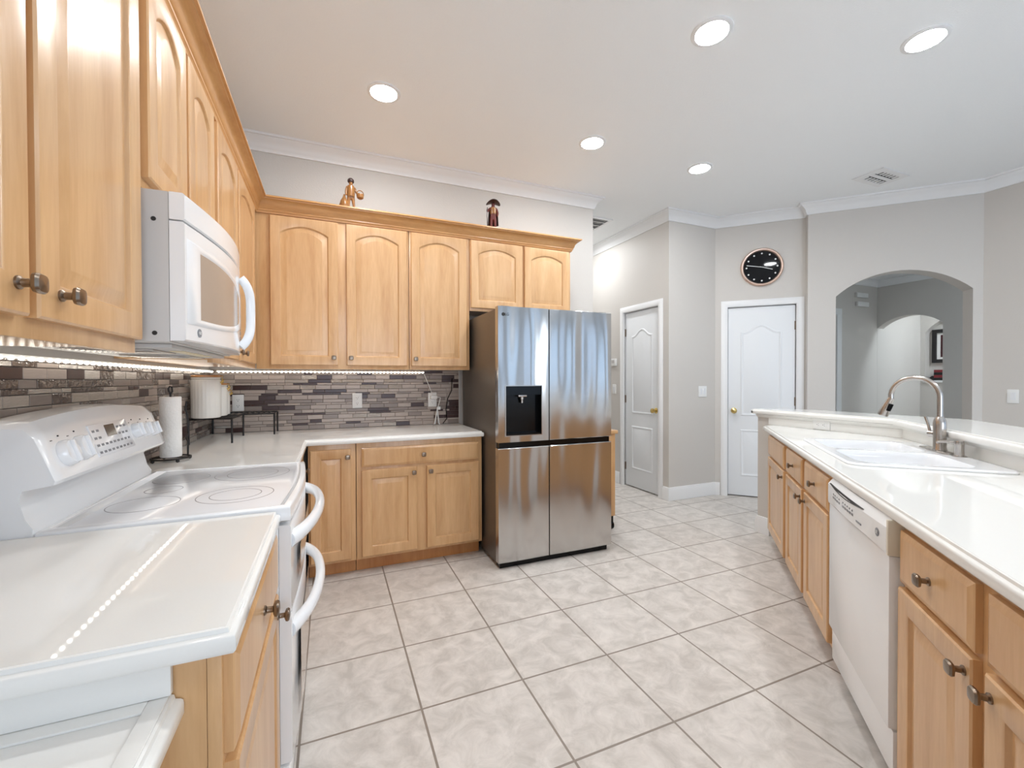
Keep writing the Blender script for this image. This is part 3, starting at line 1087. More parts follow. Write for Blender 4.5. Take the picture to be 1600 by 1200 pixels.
for (cx, cy, r) in ((0.50, 1.24, 0.105), (0.50, 1.24, 0.07), (0.50, 1.58, 0.125), (0.50, 1.58, 0.085), (0.27, 1.22, 0.085), (0.27, 1.58, 0.085), (0.265, 1.405, 0.05)):
    bm = nb(); ring(bm, cx, cy, r, 0.0022, 0.9245); obj('burner_ring', bm, 'ringmark', ck)
# backguard: side profile (x, z) extruded along y, top edge arched
bm = nb()
prof = [(0.012, 0.877), (0.115, 0.877), (0.118, 0.925), (0.104, 0.95), (0.092, 1.0), (0.098, 1.025), (0.158, 1.035), (0.163, 1.045), (0.122, 1.16), (0.10, 1.185), (0.04, 1.19), (0.012, 1.185)]
R = []
nn = 20
for k in range(nn + 1):
    f = k / nn
    y = R0 + (R1 - R0) * f
    lift = 0.024 * math.sin(PI * f) ** 0.8
    R.append([Vector((x, y, z + (lift * (z - 1.06) / 0.13 if z > 1.06 else 0))) for x, z in prof])
# rounded ends
def shrink(r, y, s):
    c = Vector((0.085, 0, 1.02))
    return [Vector((c.x + (p.x - c.x) * s, y, c.z + (p.z - c.z) * s)) for p in r]
R = [shrink(R[0], R0 + 0.0005, 0.93)] + [[Vector((p.x, p.y + 0.012, p.z)) for p in R[0]]] + R[1:-1] + [[Vector((p.x, p.y - 0.012, p.z)) for p in R[-1]]] + [shrink(R[-1], R1 - 0.0005, 0.93)]
loft(bm, R)
bg = obj('backguard', bm, 'appliance', t, smooth=35)
# control face is the slope from (0.163,1.045) to (0.122,1.16); build a local frame on it
def face_top(y):
    f = (y - R0) / (R1 - R0)
    return 1.16 + 0.024 * math.sin(PI * f) ** 0.8 * 0.1 / 0.13


def face_frame_at(y, k):
    """matrix on the control slope: local x along the range, y up the slope, z outward; k = 0 bottom .. 1 top"""
    zt = face_top(y)
    an = math.atan2(0.163 - 0.122, zt - 1.045)
    p = Vector((0.163 + (0.122 - 0.163) * k, y, 1.045 + (zt - 1.045) * k))
    return Matrix.Translation(p) @ Matrix(((0, -math.sin(an), math.cos(an)), (1, 0, 0), (0, math.cos(an), math.sin(an)))).to_4x4()


for y, h, r in ((1.105, 0.46, 0.035), (1.18, 0.47, 0.035), (1.55, 0.52, 0.027), (1.625, 0.5, 0.027), (1.70, 0.48, 0.027)):
    mt = face_frame_at(y, h)
    bm = nb()
    lathe(bm, [(r, 0), (r, 0.004), (r * 0.93, 0.016), (r * 0.86, 0.02), (0.001, 0.021)], 28, mt)
    tb = bmesh.new(); box(tb, -0.0055, 0.0055, -r * 0.84, r * 0.84, 0.019, 0.029, 0.003); merge(bm, tb, 0, mt)
    obj('control_knob', bm, 'porcelain', bg)
    bm = nb(); tb = bmesh.new(); box(tb, -0.002, 0.002, r + 0.012, r + 0.016, 0, 0.002); box(tb, -r - 0.004, -r + 0.004, r + 0.004, r + 0.006, 0, 0.001); merge(bm, tb, 0, mt); obj('dial_mark', bm, 'slot', bg)
mt = face_frame_at(1.375, 0.5)
bm = nb(); tb = bmesh.new(); box(tb, -0.125, 0.125, -0.048, 0.05, -0.001, 0.003, 0.0015); merge(bm, tb, 0, mt); kp = obj('keypad', bm, 'porcelain', bg)
bm = nb(); tb = bmesh.new(); box(tb, -0.035, 0.028, 0.005, 0.042, 0.0025, 0.004); merge(bm, tb, 0, mt); obj('display', bm, 'darkglass', kp)
bm = nb()
for ix in range(9):
    for iy in range(4):
        px, py = -0.108 + ix * 0.026, -0.036 + iy * 0.022
        if iy >= 2 and 2 <= ix <= 5:
            continue
        tb = bmesh.new(); box(tb, px - 0.008, px + 0.007, py - 0.004, py + 0.003, 0.0028, 0.0036); merge(bm, tb, 0, mt)
obj('keypad_buttons', bm, 'greyprint', kp)
# doors + handles
for z0, z1, zh in ((0.612, 0.868, 0.815), (0.17, 0.602, 0.548)):
    bm = nb()
    R = []
    for k in range(n + 1):
        f = k / n
        y = R0 + 0.006 + (R1 - R0 - 0.012) * f
        x = 0.668 + 0.016 * math.sin(PI * f)
        R.append([Vector((0.641, y, z0)), Vector((x, y, z0)), Vector((x + 0.004, y, z0 + 0.008)), Vector((x + 0.004, y, z1 - 0.008)), Vector((x, y, z1)), Vector((0.641, y, z1))])
    loft(bm, R)
    dr = obj('oven_door', bm, 'appliance', t, smooth=35)
    bm = nb()
    pts, rad = [], []
    for k in range(25):
        f = k / 24
        y = R0 + 0.035 + (R1 - R0 - 0.07) * f
        s_ = math.sin(PI * f)
        pts.append((0.668 + 0.016 * s_ + 0.062 * (1 - (2 * f - 1) ** 6) * (0.55 + 0.45 * s_) - 0.004, y, zh + 0.012 * (1 - abs(2 * f - 1) ** 3)))
        rad.append(0.017 + 0.005 * abs(2 * f - 1) ** 4)
    tube(bm, pts, rad, 12, flat=1.15)
    obj('handle', bm, 'porcelain', dr)
    bm = nb()
    R = [[Vector((0.6895, 1.15, z0 + 0.05)), Vector((0.6895, 1.66, z0 + 0.05)), Vector((0.6895, 1.66, zh - 0.05)), Vector((0.6895, 1.15, zh - 0.05))],
         [Vector((0.6905, 1.16, z0 + 0.06)), Vector((0.6905, 1.65, z0 + 0.06)), Vector((0.6905, 1.65, zh - 0.06)), Vector((0.6905, 1.16, zh - 0.06))]]
    loft(bm, R); obj('oven_window', bm, 'ovenwindow', dr, smooth=0)
bm = nb(); box(bm, 0.6, 0.664, R0 + 0.006, R1 - 0.006, 0.03, 0.16, 0.004); obj('bottom_panel', bm, 'appliance', t)
bm = nb()
for y in (R0 + 0.05, R1 - 0.05):
    for x in (0.1, 0.58):
        lathe(bm, [(0.018, 0.0005), (0.018, 0.02)], 12, Matrix.Translation((x, y, 0)))
obj('feet', bm, 'black', t)

# ------------------------------------------------------------------ microwave
t = thing('microwave', 'white over-the-range microwave with bowed door, mounted above the range', 'microwave', (0, 0, 0))
MZ0, MZ1 = 1.392, 1.788
MY0, MY1 = 1.02, 1.776
bm = nb(); box(bm, 0.012, 0.392, MY0, MY1, MZ0, MZ1, 0.003); mw = obj('body', bm, 'appliance_grey', t)
for z in (1.762 - 0.05, 1.415):
    bm = nb(); lathe(bm, [(0.006, 0), (0.005, 0.002)], 12, Matrix.Translation((0.36, MY0, z)) @ Matrix.Rotation(PI / 2, 4, 'X')); obj('screw', bm, 'slot', mw)
bow = lambda f: 0.427 + 0.042 * math.sin(PI * f)


def bowed(z0, z1, f0=0.0, f1=1.0, x_in=0.393, off=0.0, n=20, zr=0.004):
    bm = nb()
    R = []
    for k in range(n + 1):
        f = f0 + (f1 - f0) * k / n
        y = MY0 + (MY1 - MY0) * f
        x = bow(f) + off
        R.append([Vector((x_in, y, z0)), Vector((x - zr, y, z0)), Vector((x, y, z0 + zr)), Vector((x, y, z1 - zr)), Vector((x - zr, y, z1)), Vector((x_in, y, z1))])
    loft(bm, R)
    return bm


obj('vent_cover', bowed(1.716, MZ1), 'appliance', t, smooth=35)
md = obj('door', bowed(MZ0 + 0.004, 1.712, 0, 0.80), 'appliance', t, smooth=35)
cp = obj('control_panel', bowed(MZ0 + 0.004, 1.712, 0.804, 1.0), 'appliance', t, smooth=35)


def face_ring(f0, f1, z0, z1, off, n=16, lens=False):
    """closed outline on the bowed front; lens shaped if asked"""
    pts = []
    for k in range(n + 1):
        u = k / n
        f = f0 + (f1 - f0) * u
        zz = z0 + (0.05 * u ** 2.5 if lens else 0)
        pts.append((f, zz))
    for k in range(n + 1):
        u = 1 - k / n
        f = f0 + (f1 - f0) * u
        zz = z1 - (0.05 * u ** 2.5 if lens else 0)
        pts.append((f, zz))
    return [Vector((bow(f) + off, MY0 + (MY1 - MY0) * f, z)) for f, z in pts]


bm = nb()
loft(bm, [face_ring(0.012, 0.80, 1.443, 1.672, 0.0002, lens=True), face_ring(0.03, 0.795, 1.450, 1.665, 0.004, lens=True), face_ring(0.10, 0.72, 1.458, 1.655, 0.003, lens=True), face_ring(0.11, 0.71, 1.462, 1.65, 0.001, lens=True)], False, False)
obj('window_bezel', bm, 'appliance', md, smooth=60)
bm = nb()
R0_, R1_ = face_ring(0.11, 0.71, 1.462, 1.65, 0.0012, lens=True), None
nn = len(R0_) // 2
va = [bm.verts.new(p) for p in R0_]
for k in range(nn - 1):
    bm.faces.new((va[k], va[k + 1], va[2 * nn - 2 - k], va[2 * nn - 1 - k]))
obj('window', bm, 'ovenwindow', md)
bm = nb()
pts, rad = [], []
for k in range(21):
    u = k / 20
    z = 1.42 + 0.27 * u
    f = 0.775 + 0.04 * math.sin(PI * u)
    pts.append((bow(f) + 0.005 + 0.034 * (1 - (2 * u - 1) ** 4), MY0 + (MY1 - MY0) * (f - 0.015 + 0.0 * u), z))
    rad.append(0.013)
tube(bm, pts, rad, 12, flat=1.3)
obj('handle', bm, 'porcelain', md)
bm = nb()
for iz in range(7):
    for iy in range(3):
        f = 0.835 + iy * 0.035
        y = MY0 + (MY1 - MY0) * f
        z = 1.46 + iz * 0.022
        x = bow(f)
        box(bm, x - 0.004, x + 0.0012, y - 0.008, y + 0.008, z - 0.006, z + 0.006)
obj('keypad_buttons', bm, 'greyprint', cp)
f = 0.10
tl = -math.atan(0.042 * PI * math.cos(PI * f) / (MY1 - MY0))
bm = nb(); lathe(bm, [(0.012, -0.0005), (0.012, 0.0012), (0.0095, 0.0012)], 24, Matrix.Rotation(PI / 2, 4, 'Y')); obj('badge', bm, 'greyprint', md, (bow(f) + 0.0003, MY0 + 0.0756, 1.424), (0, 0, tl))
text_mesh('badge_letters', 'GE', 0.011, 'plastic', md, (bow(f) + 0.0022, MY0 + 0.0756, 1.424), (PI / 2, 0, PI / 2 + tl))
bm = nb(); box(bm, 0.05, 0.38, MY0 + 0.06, MY0 + 0.7, MZ0 - 0.012, MZ0 - 0.0005, 0.003); un = obj('underside_panel', bm, 'appliance_grey', t)
for y in (MY0 + 0.12, MY0 + 0.47):
    bm = nb(); box(bm, 0.12, 0.32, y, y + 0.2, MZ0 - 0.016, MZ0 - 0.0125, 0.001); obj('grease_filter', bm, 'nickel', un)
bm = nb(); box(bm, 0.335, 0.37, MY0 + 0.2, MY0 + 0.55, MZ0 - 0.0145, MZ0 - 0.0125); obj('task_lamp', bm, 'hoodlamp', un)

# ------------------------------------------------------------------ dishwasher
pdw = AB(2.503, 1.975)
t = thing('dishwasher', 'white built-in dishwasher in the island between the sink and drawer cabinets', 'dishwasher', (pdw.x, pdw.y, 0), QI)
DF = 1.372 - 1.975
bm = nb(); box(bm, 0.002, 0.610, DF + 0.055, -0.001, 0.02, 0.872); obj('tub', bm, 'appliance_grey', t)
bm = nb(); box(bm, 0.006, 0.606, DF, DF + 0.054, 0.245, 0.762, 0.004); obj('door_panel', bm, 'appliance', t)
bm = nb()
R = []
for k in range(13):
    f = k / 12
    x = 0.004 + 0.604 * f
    by = DF - 0.004 - 0.010 * math.sin(PI * f)
    R.append([Vector((x, DF + 0.054, 0.764)), Vector((x, DF - 0.002, 0.764)), Vector((x, by, 0.775)), Vector((x, by, 0.845)), Vector((x, by + 0.012, 0.862)), Vector((x, by + 0.02, 0.871)), Vector((x, DF + 0.054, 0.871))])
loft(bm, R)
cpn = obj('control_panel', bm, 'appliance', t, smooth=35)
bm = nb()
R = []
for k in range(13):
    f = k / 12
    x = 0.03 + 0.40 * f
    by = DF - 0.0045 - 0.010 * math.sin(PI * (x - 0.004) / 0.604)
    hh = 0.012 * math.sin(PI * f) + 0.0005
    R.append([Vector((x, by + 0.002, 0.852 - hh)), Vector((x, by - 0.0006, 0.852 - hh)), Vector((x, by + 0.003, 0.852)), Vector((x, by + 0.006, 0.852))])
loft(bm, R)
obj('pull_slot', bm, 'slot', cpn)
fx = lambda x: DF - 0.0045 - 0.010 * math.sin(PI * (x - 0.004) / 0.604)
for i in range(9):
    x = 0.09 + i * 0.028 if i < 4 else 0.225 + (i - 4) * 0.026
    bm = nb(); box(bm, x, x + 0.016, fx(x) - 0.001, fx(x) + 0.004, 0.803, 0.811); obj('control_button', bm, 'greyprint', cpn)
    bm = nb(); box(bm, x + 0.004, x + 0.011, fx(x) - 0.0008, fx(x) + 0.004, 0.818, 0.824); obj('button_mark', bm, 'greyprint', cpn)
bm = nb(); box(bm, 0.375, 0.42, fx(0.39) - 0.0012, fx(0.39) + 0.004, 0.793, 0.799); obj('name_bar', bm, 'greyprint', cpn)
bm = nb(); lathe(bm, [(0.013, 0), (0.013, 0.0012), (0.011, 0.0012)], 24, Matrix.Translation((0.54, fx(0.54) + 0.0003, 0.812)) @ Matrix.Rotation(PI / 2, 4, 'X')); obj('badge', bm, 'greyprint', cpn)
text_mesh('badge_letters', 'GE', 0.013, 'plastic', cpn, (0.54, fx(0.54) - 0.0018, 0.812), (PI / 2, 0, 0))
bm = nb()
box(bm, 0.600, 0.6145, DF - 0.006, DF + 0.05, 0.764, 0.8705, 0.004); obj('side_cap', bm, 'cream', cpn)
bm = nb(); box(bm, 0.006, 0.606, DF + 0.012, DF + 0.05, 0.105, 0.238, 0.004); obj('toe_panel', bm, 'appliance', t)
bm = nb(); box(bm, 0.02, 0.59, DF + 0.075, DF + 0.09, 0.0005, 0.103); obj('kick_plate', bm, 'black', t)

# ------------------------------------------------------------------ sink
cs = AB((SA0 + SA1) / 2, (SB0 + SB1) / 2, ZT)
t = thing('sink', 'white double-bowl drop-in sink set in the island countertop', 'sink', cs, QI)
W, H = (SA1 - SA0) / 2, (SB1 - SB0) / 2


def rrect(x0, x1, y0, y1, r, z, n=5):
    pts = []
    for cx, cy, a0 in ((x1 - r, y1 - r, 0), (x0 + r, y1 - r, PI / 2), (x0 + r, y0 + r, PI), (x1 - r, y0 + r, 3 * PI / 2)):
        for k in range(n + 1):
            a = a0 + PI / 2 * k / n
            pts.append(Vector((cx + r * math.cos(a), cy + r * math.sin(a), z)))
    return pts


bowls = [(-W + 0.045, -0.02, -H + 0.045, H - 0.105), (0.02, W - 0.045, -H + 0.045, H - 0.105)]
bm = nb()
outer0 = rrect(-W, W, -H, H, 0.05, 0)
holes = [[(p.x, p.y) for p in rrect(*b, 0.06, 0)] for b in bowls]
plate(bm, [(p.x, p.y) for p in rrect(-W + 0.008, W - 0.008, -H + 0.008, H - 0.008, 0.045, 0)], 0.0065, 0.0115, holes)
loft(bm, [rrect(-W, W, -H, H, 0.05, 0.0006), rrect(-W, W, -H, H, 0.05, 0.006), rrect(-W + 0.008, W - 0.008, -H + 0.008, H - 0.008, 0.045, 0.0115)], False, False)
obj('rim', bm, 'porcelain', t, smooth=50)
for b in bowls:
    bm = nb()
    x0, x1, y0, y1 = b
    R = []
    for e_, z in ((0, 0.0113), (0.004, 0.004), (0.008, -0.02), (0.014, -0.15), (0.03, -0.175), (0.08, -0.185)):
        R.append(rrect(x0 + e_, x1 - e_, y0 + e_, y1 - e_, 0.06, z))
    loft(bm, R, False, True)
    R2 = [rrect(x0 - 0.004, x1 + 0.004, y0 - 0.004, y1 + 0.004, 0.06, 0.006), rrect(x0 + 0.006, x1 - 0.006, y0 + 0.006, y1 - 0.006, 0.06, -0.19)]
    loft(bm, R2, False, True)
    bo = obj('bowl', bm, 'porcelain', t, smooth=50)
    bm = nb(); lathe(bm, [(0.045, 0), (0.043, 0.003), (0.03, 0.001), (0.001, 0.001)], 24, Matrix.Translation(((x0 + x1) / 2, (y0 + y1) / 2, -0.1845))); obj('drain', bm, 'nickel', bo)

# ------------------------------------------------------------------ faucet: local x = -d, y = +... (back of the island is local +y)
pf = AB(3.085, 1.972, ZT + 0.0118)
t = thing('faucet', 'brushed nickel gooseneck pull-down faucet on the back rim of the sink', 'faucet', pf, QI)
bm = nb()
def rr_plate(bm, x0, x1, y0, y1, r, z0, z1):
    loft(bm, [rrect(x0, x1, y0, y1, r, z0), rrect(x0, x1, y0, y1, r, z1 - 0.002), rrect(x0 + 0.003, x1 - 0.003, y0 + 0.003, y1 - 0.003, r - 0.003, z1)])
rr_plate(bm, -0.16, 0.106, -0.029, 0.029, 0.0285, 0, 0.007)
obj('base_plate', bm, 'nickel', t)
bm = nb()
lathe(bm, [(0.028, 0.0072), (0.028, 0.012), (0.0255, 0.018), (0.025, 0.10), (0.026, 0.135), (0.0235, 0.155), (0.017, 0.17), (0.0155, 0.175)], 28)
obj('faucet_body', bm, 'nickel', t)
# spout bends towards the sink (-y) turned a little to the far bowl
dirv = Vector((-0.62, -0.78, 0)).normalized()
bm = nb()
pts = [Vector((0, 0, 0.17)), Vector((0, 0, 0.27))]
Rr = 0.098
for k in range(1, 17):
    a = PI * 1.04 * k / 16
    pts.append(dirv * (Rr - Rr * math.cos(a)) + Vector((0, 0, 0.27 + Rr * math.sin(a))))
ptsv = pts
tube(bm, pts, 0.0125, 14)
obj('spout', bm, 'nickel', t, smooth=60)
end = pts[-1]
dn = (pts[-1] - pts[-2]).normalized() + dirv * 0.42
dn.normalize()
zq = dn.to_track_quat('Z', 'Y').to_matrix().to_4x4()
bm = nb()
lathe(bm, [(0.014, -0.004), (0.0155, 0.004), (0.016, 0.012), (0.0165, 0.02), (0.021, 0.05), (0.0245, 0.092), (0.023, 0.099), (0.001, 0.1)], 24, Matrix.Translation(end) @ zq)
sh = obj('spray_head', bm, 'nickel', t)
bm = nb(); tb = bmesh.new(); box(tb, -0.010, 0.010, -0.026, -0.014, 0.026, 0.066, 0.002); merge(bm, tb, 0, Matrix.Translation(end) @ zq @ Matrix.Rotation(0.6, 4, 'Z')); obj('spray_button', bm, 'black', sh)
bm = nb()
lv = Vector((-0.85, -0.5, 0)).normalized()
tube(bm, [lv * 0.02 + Vector((0, 0, 0.085)), lv * 0.048 + Vector((0, 0, 0.085))], 0.016, 14)
tube(bm, [lv * 0.043 + Vector((0, 0, 0.09)), lv * 0.052 + Vector((0, 0, 0.125)), lv * 0.066 + Vector((0, 0, 0.168))], [0.007, 0.006, 0.0075], 10)
obj('lever_handle', bm, 'nickel', t)

psd = AB(2.945, 1.985, ZT + 0.0118)
t = thing('soap_dispenser', 'short nickel soap dispenser pump beside the faucet', 'soap dispenser', psd, QI)
bm = nb(); lathe(bm, [(0.027, 0), (0.027, 0.003), (0.018, 0.006), (0.017, 0.05), (0.019, 0.062), (0.017, 0.072), (0.001, 0.075)], 22); obj('pump_body', bm, 'nickel', t)
bm = nb(); tube(bm, [(-0.012, -0.004, 0.06), (-0.05, -0.02, 0.06), (-0.085, -0.035, 0.056), (-0.098, -0.04, 0.05)], [0.009, 0.0075, 0.007, 0.006], 10); obj('spout', bm, 'nickel', t)

# ------------------------------------------------------------------ LED strips under the cabinets
def led_strip(label, p0, p1, nd, face, lead=None):
    """p0->p1 tape; diodes on it"""
    p0, p1 = Vector(p0), Vector(p1)
    t = thing('led_strip', label, 'light strip', p0)
    d = p1 - p0
    bm = nb(); tube(bm, [Vector((0, 0, 0)), d], 0.0055, 8); tp = obj('tape', bm, 'tape', t)
    me = None
    u = d.normalized()
    fv = Vector(face)
    for k in range(nd):
        c = d * ((k + 0.5) / nd) + fv * 0.0055
        if me is None:
            bm = nb()
            lathe(bm, [(0.0035, -0.006), (0.006, -0.003), (0.006, 0.003), (0.0035, 0.006)], 8, u.to_track_quat('Z', 'Y').to_matrix().to_4x4())
            o = obj('diode', bm, 'diode', tp, c)
            me = o.data
        else:
            o = bpy.data.objects.new('diode', me); C.objects.link(o); o.parent = tp; o.location = c
    return t


led_strip('glowing white LED strip under the wall cabinets along the left wall', (0.021, 0.45, 1.3545), (0.021, 3.215, 1.3535), 66, (0.7, 0, -0.7))
led_strip('glowing white LED rope under the wall cabinets along the back wall', (0.05, 3.2, 1.354), (1.495, 3.2, 1.351), 52, (0, -0.7, -0.7))

# ------------------------------------------------------------------ outlets and switches
def outlet(label, loc, rz, horizontal=False, plug=False):
    t = thing('outlet', label, 'outlet', loc, rz)
    hw, hh = (0.036, 0.059) if not horizontal else (0.059, 0.036)
    bm = nb(); box(bm, -hw, hw, -0.006, 0, -hh, hh, 0.0025); obj('cover_plate', bm, 'plastic', t)
    for s in (-1, 1):
        cx, cz = (0, 0.021 * s) if not horizontal else (0.021 * s, 0)
        bm = nb(); lathe(bm, [(0.0165, 0), (0.0165, 0.0022), (0.001, 0.0023)], 20, Matrix.Translation((cx, -0.0058, cz)) @ Matrix.Rotation(PI / 2, 4, 'X')); sk = obj('socket', bm, 'plastic', t)
        bm = nb()
        for dx in (-0.006, 0.006):
            if horizontal:
                box(bm, cx - 0.001, cx + 0.005, -0.0085, -0.008, cz + dx - 0.001, cz + dx + 0.001)
            else:
                box(bm, cx + dx - 0.0012, cx + dx + 0.0012, -0.0085, -0.008, cz - 0.001, cz + 0.006)
        lathe(bm, [(0.0025, 0), (0.0025, 0.0006)], 10, Matrix.Translation((cx - (0.008 if horizontal else 0), -0.008, cz - (0 if horizontal else 0.008))) @ Matrix.Rotation(PI / 2, 4, 'X'))
        obj('slots', bm, 'slot', sk)
    return t


outlet('white duplex outlet on the mosaic splash just right of the canisters', (0.170, YB - 0.009, 1.127), 0)
outlet('white duplex outlet in the middle of the back mosaic splash', (0.975, YB - 0.009, 1.127), 0)
outlet('white outlet with an adapter plugged in, near the refrigerator', (1.571, YB - 0.009, 1.122), 0)
outlet('white horizontal duplex outlet on the island splash left of the sink', (XW - 0.0125, 1.667, 0.953), -PI / 2, True)


def switch(label, loc, rz, gangs=1, hw=None):
    t = thing('light_switch', label, 'light switch', loc, rz)
    hw = hw or (0.036 + 0.023 * (gangs - 1))
    bm = nb(); box(bm, -hw, hw, -0.006, 0, -0.059, 0.059, 0.0025); obj('cover_plate', bm, 'plastic', t)
    for g in range(gangs):
        cx = (g - (gangs - 1) / 2) * 0.046
        bm = nb(); R = [[Vector((cx - 0.0165, -0.0058, -0.033)), Vector((cx + 0.0165, -0.0058, -0.033)), Vector((cx + 0.0165, -0.0058, 0.033)), Vector((cx - 0.0165, -0.0058, 0.033))],
                        [Vector((cx - 0.015, -0.0065, -0.031)), Vector((cx + 0.015, -0.0065, -0.031)), Vector((cx + 0.015, -0.0105, 0.031)), Vector((cx - 0.015, -0.0105, 0.031))]]
        loft(bm, R); obj('rocker', bm, 'porcelain', t, smooth=0)
    return t


switch('white double rocker switch on the wall between the two white doors', (4.545, CY - 0.0005, 1.152), 0, 2)
switch('white rocker switch on the wall right of the arched opening', (XR - 0.0005, 1.405, 1.132), -PI / 2)
switch('white switch in the hallway left of the hall door, below the thermostat', (XH - 0.0005, 4.16, 1.165), -PI / 2)
t = thing('thermostat', 'small white thermostat on the hallway wall above the switch', 'thermostat', (XH - 0.0005, 4.16, 1.50), -PI / 2)
bm = nb(); box(bm, -0.055, 0.055, -0.024, 0, -0.045, 0.045, 0.006); obj('case', bm, 'plastic', t)
bm = nb(); box(bm, -0.03, 0.03, -0.0248, -0.0238, -0.012, 0.028); obj('display', bm, 'appliance_grey', t)

# adapter + coiled white cord at the third outlet
t = thing('power_adapter', 'white plug adapter with a bundled white cord hanging to the counter', 'power adapter', (1.571, YB - 0.0175, 1.143), 0)
bm = nb(); box(bm, -0.02, 0.035, -0.03, -0.0002, -0.014, 0.014, 0.004); obj('plug', bm, 'plastic', t)
bm = nb()
tube(bm, [(-0.072, 0.005, 0.198), (-0.07, -0.008, 0.19), (-0.02, -0.02, 0.06), (0.0, -0.022, 0.014)], 0.0028, 8)
tube(bm, [(0.034, -0.02, 0.0), (0.062, -0.022, -0.004), (0.05, -0.024, -0.05), (0.04, -0.024, -0.085), (0.03, -0.026, -0.13), (0.012, -0.028, -0.2), (0.004, -0.03, -0.2255)], 0.0035, 8)
tube(bm, [(0.034, -0.024, -0.085), (0.038, -0.03, -0.15), (0.044, -0.034, -0.215), (0.052, -0.03, -0.2255)], 0.006, 8)
tube(bm, [(0.036, -0.03, -0.09), (0.022, -0.034, -0.15), (0.01, -0.04, -0.2215)], 0.006, 8)
obj('cord', bm, 'plastic', t)
bm = nb(); box(bm, 0.034, 0.06, -0.036, -0.02, -0.105, -0.078, 0.004); obj('dimmer_box', bm, 'plastic', t)
bm = nb()
tube(bm, [(1.74, YB - 0.014, 1.30), (1.735, YB - 0.02, 1.2), (1.70, YB - 0.02, 1.13), (1.685, YB - 0.022, 1.04), (1.69, YB - 0.024, 0.96), (1.655, YB - 0.03, 0.9185)], 0.0035, 8)
tag(obj('appliance_cord', bm, 'black'), 'thin black cord hanging on the mosaic splash beside the refrigerator', 'cord')

# ------------------------------------------------------------------ countertop objects
hx, hy = 0.092, 2.10
t = thing('paper_towel_holder', 'black iron paper towel holder on the countertop behind the range', 'paper towel holder', (hx, hy, ZT), 0)
bm = nb(); tube(bm, [(0.075 * math.cos(a), 0.075 * math.sin(a), 0.016) for a in [2 * PI * k / 28 for k in range(28)]], 0.004, 8, closed=True)
tube(bm, [(-0.075, 0, 0.016), (0.075, 0, 0.016)], 0.0035, 8)
bs = obj('base_ring', bm, 'matteblack', t)
for a in (0.6, 2.2, 3.9, 5.3):
    bm = nb(); lathe(bm, [(0.002, 0.0005), (0.007, 0.004), (0.008, 0.008), (0.006, 0.0135), (0.002, 0.0145)], 12, Matrix.Translation((0.075 * math.cos(a), 0.075 * math.sin(a), 0))); obj('foot', bm, 'matteblack', bs)
bm = nb(); tube(bm, [(0, 0, 0.016), (0, 0, 0.315)], 0.0045, 8)
tube(bm, [(0, 0, 0.312), (0.008, 0, 0.325), (0.006, 0, 0.345), (-0.002, 0, 0.348), (-0.008, 0, 0.338), (-0.006, 0, 0.325), (0, 0, 0.312)], 0.0035, 8)
obj('center_post', bm, 'matteblack', t)
bm = nb(); tube(bm, [(0.052, 0.052, 0.018), (0.053, 0.053, 0.08), (0.047, 0.047, 0.1), (0.055, 0.055, 0.12), (0.052, 0.052, 0.20), (0.046, 0.046, 0.24), (0.049, 0.049, 0.275), (0.056, 0.056, 0.27)], 0.0042, 8); obj('tension_arm', bm, 'matteblack', t)
bm = nb()
prof = [(0.02, 0), (0.04, 0), (0.042, 0.004), (0.042, 0.275), (0.04, 0.279), (0.02, 0.279), (0.019, 0.27), (0.019, 0.01), (0.02, 0)]
loft(bm, [circ(r, 36, z) for r, z in prof], False, False)
tag(obj('paper_towel_roll', bm, 'paper', None, (hx, hy, ZT + 0.021)), 'white paper towel roll standing on the black holder', 'paper towels')

# corner rack: two wings
t = thing('corner_rack', 'black iron corner shelf rack on the countertop, under the white canisters', 'rack', (0, 0, ZT))
RZ = 0.146
bm = nb()
outl = [(0.02, 2.66), (0.235, 2.66), (0.235, 3.03), (0.42, 3.03), (0.42, 3.225), (0.02, 3.225)]
tube(bm, [(x, y, RZ) for x, y in outl], 0.005, 8, closed=True)
obj('shelf_frame', bm, 'matteblack', t)
bm = nb()
for k in range(1, 18):
    y = 2.66 + 0.033 * k
    if y < 3.02:
        tube(bm, [(0.02, y, RZ), (0.235, y, RZ)], 0.003, 6)
for k in range(0, 12):
    x = 0.05 + 0.033 * k
    tube(bm, [(x, 3.03, RZ), (x, 3.225, RZ)], 0.003, 6)
obj('shelf_wires', bm, 'matteblack', t)
for (x, y) in ((0.02, 2.66), (0.235, 2.66), (0.235, 3.03), (0.42, 3.03), (0.42, 3.225), (0.02, 3.225)):
    bm = nb(); tube(bm, [(x, y, 0.0005), (x, y, RZ)], 0.0055, 8); obj('leg', bm, 'matteblack', t)


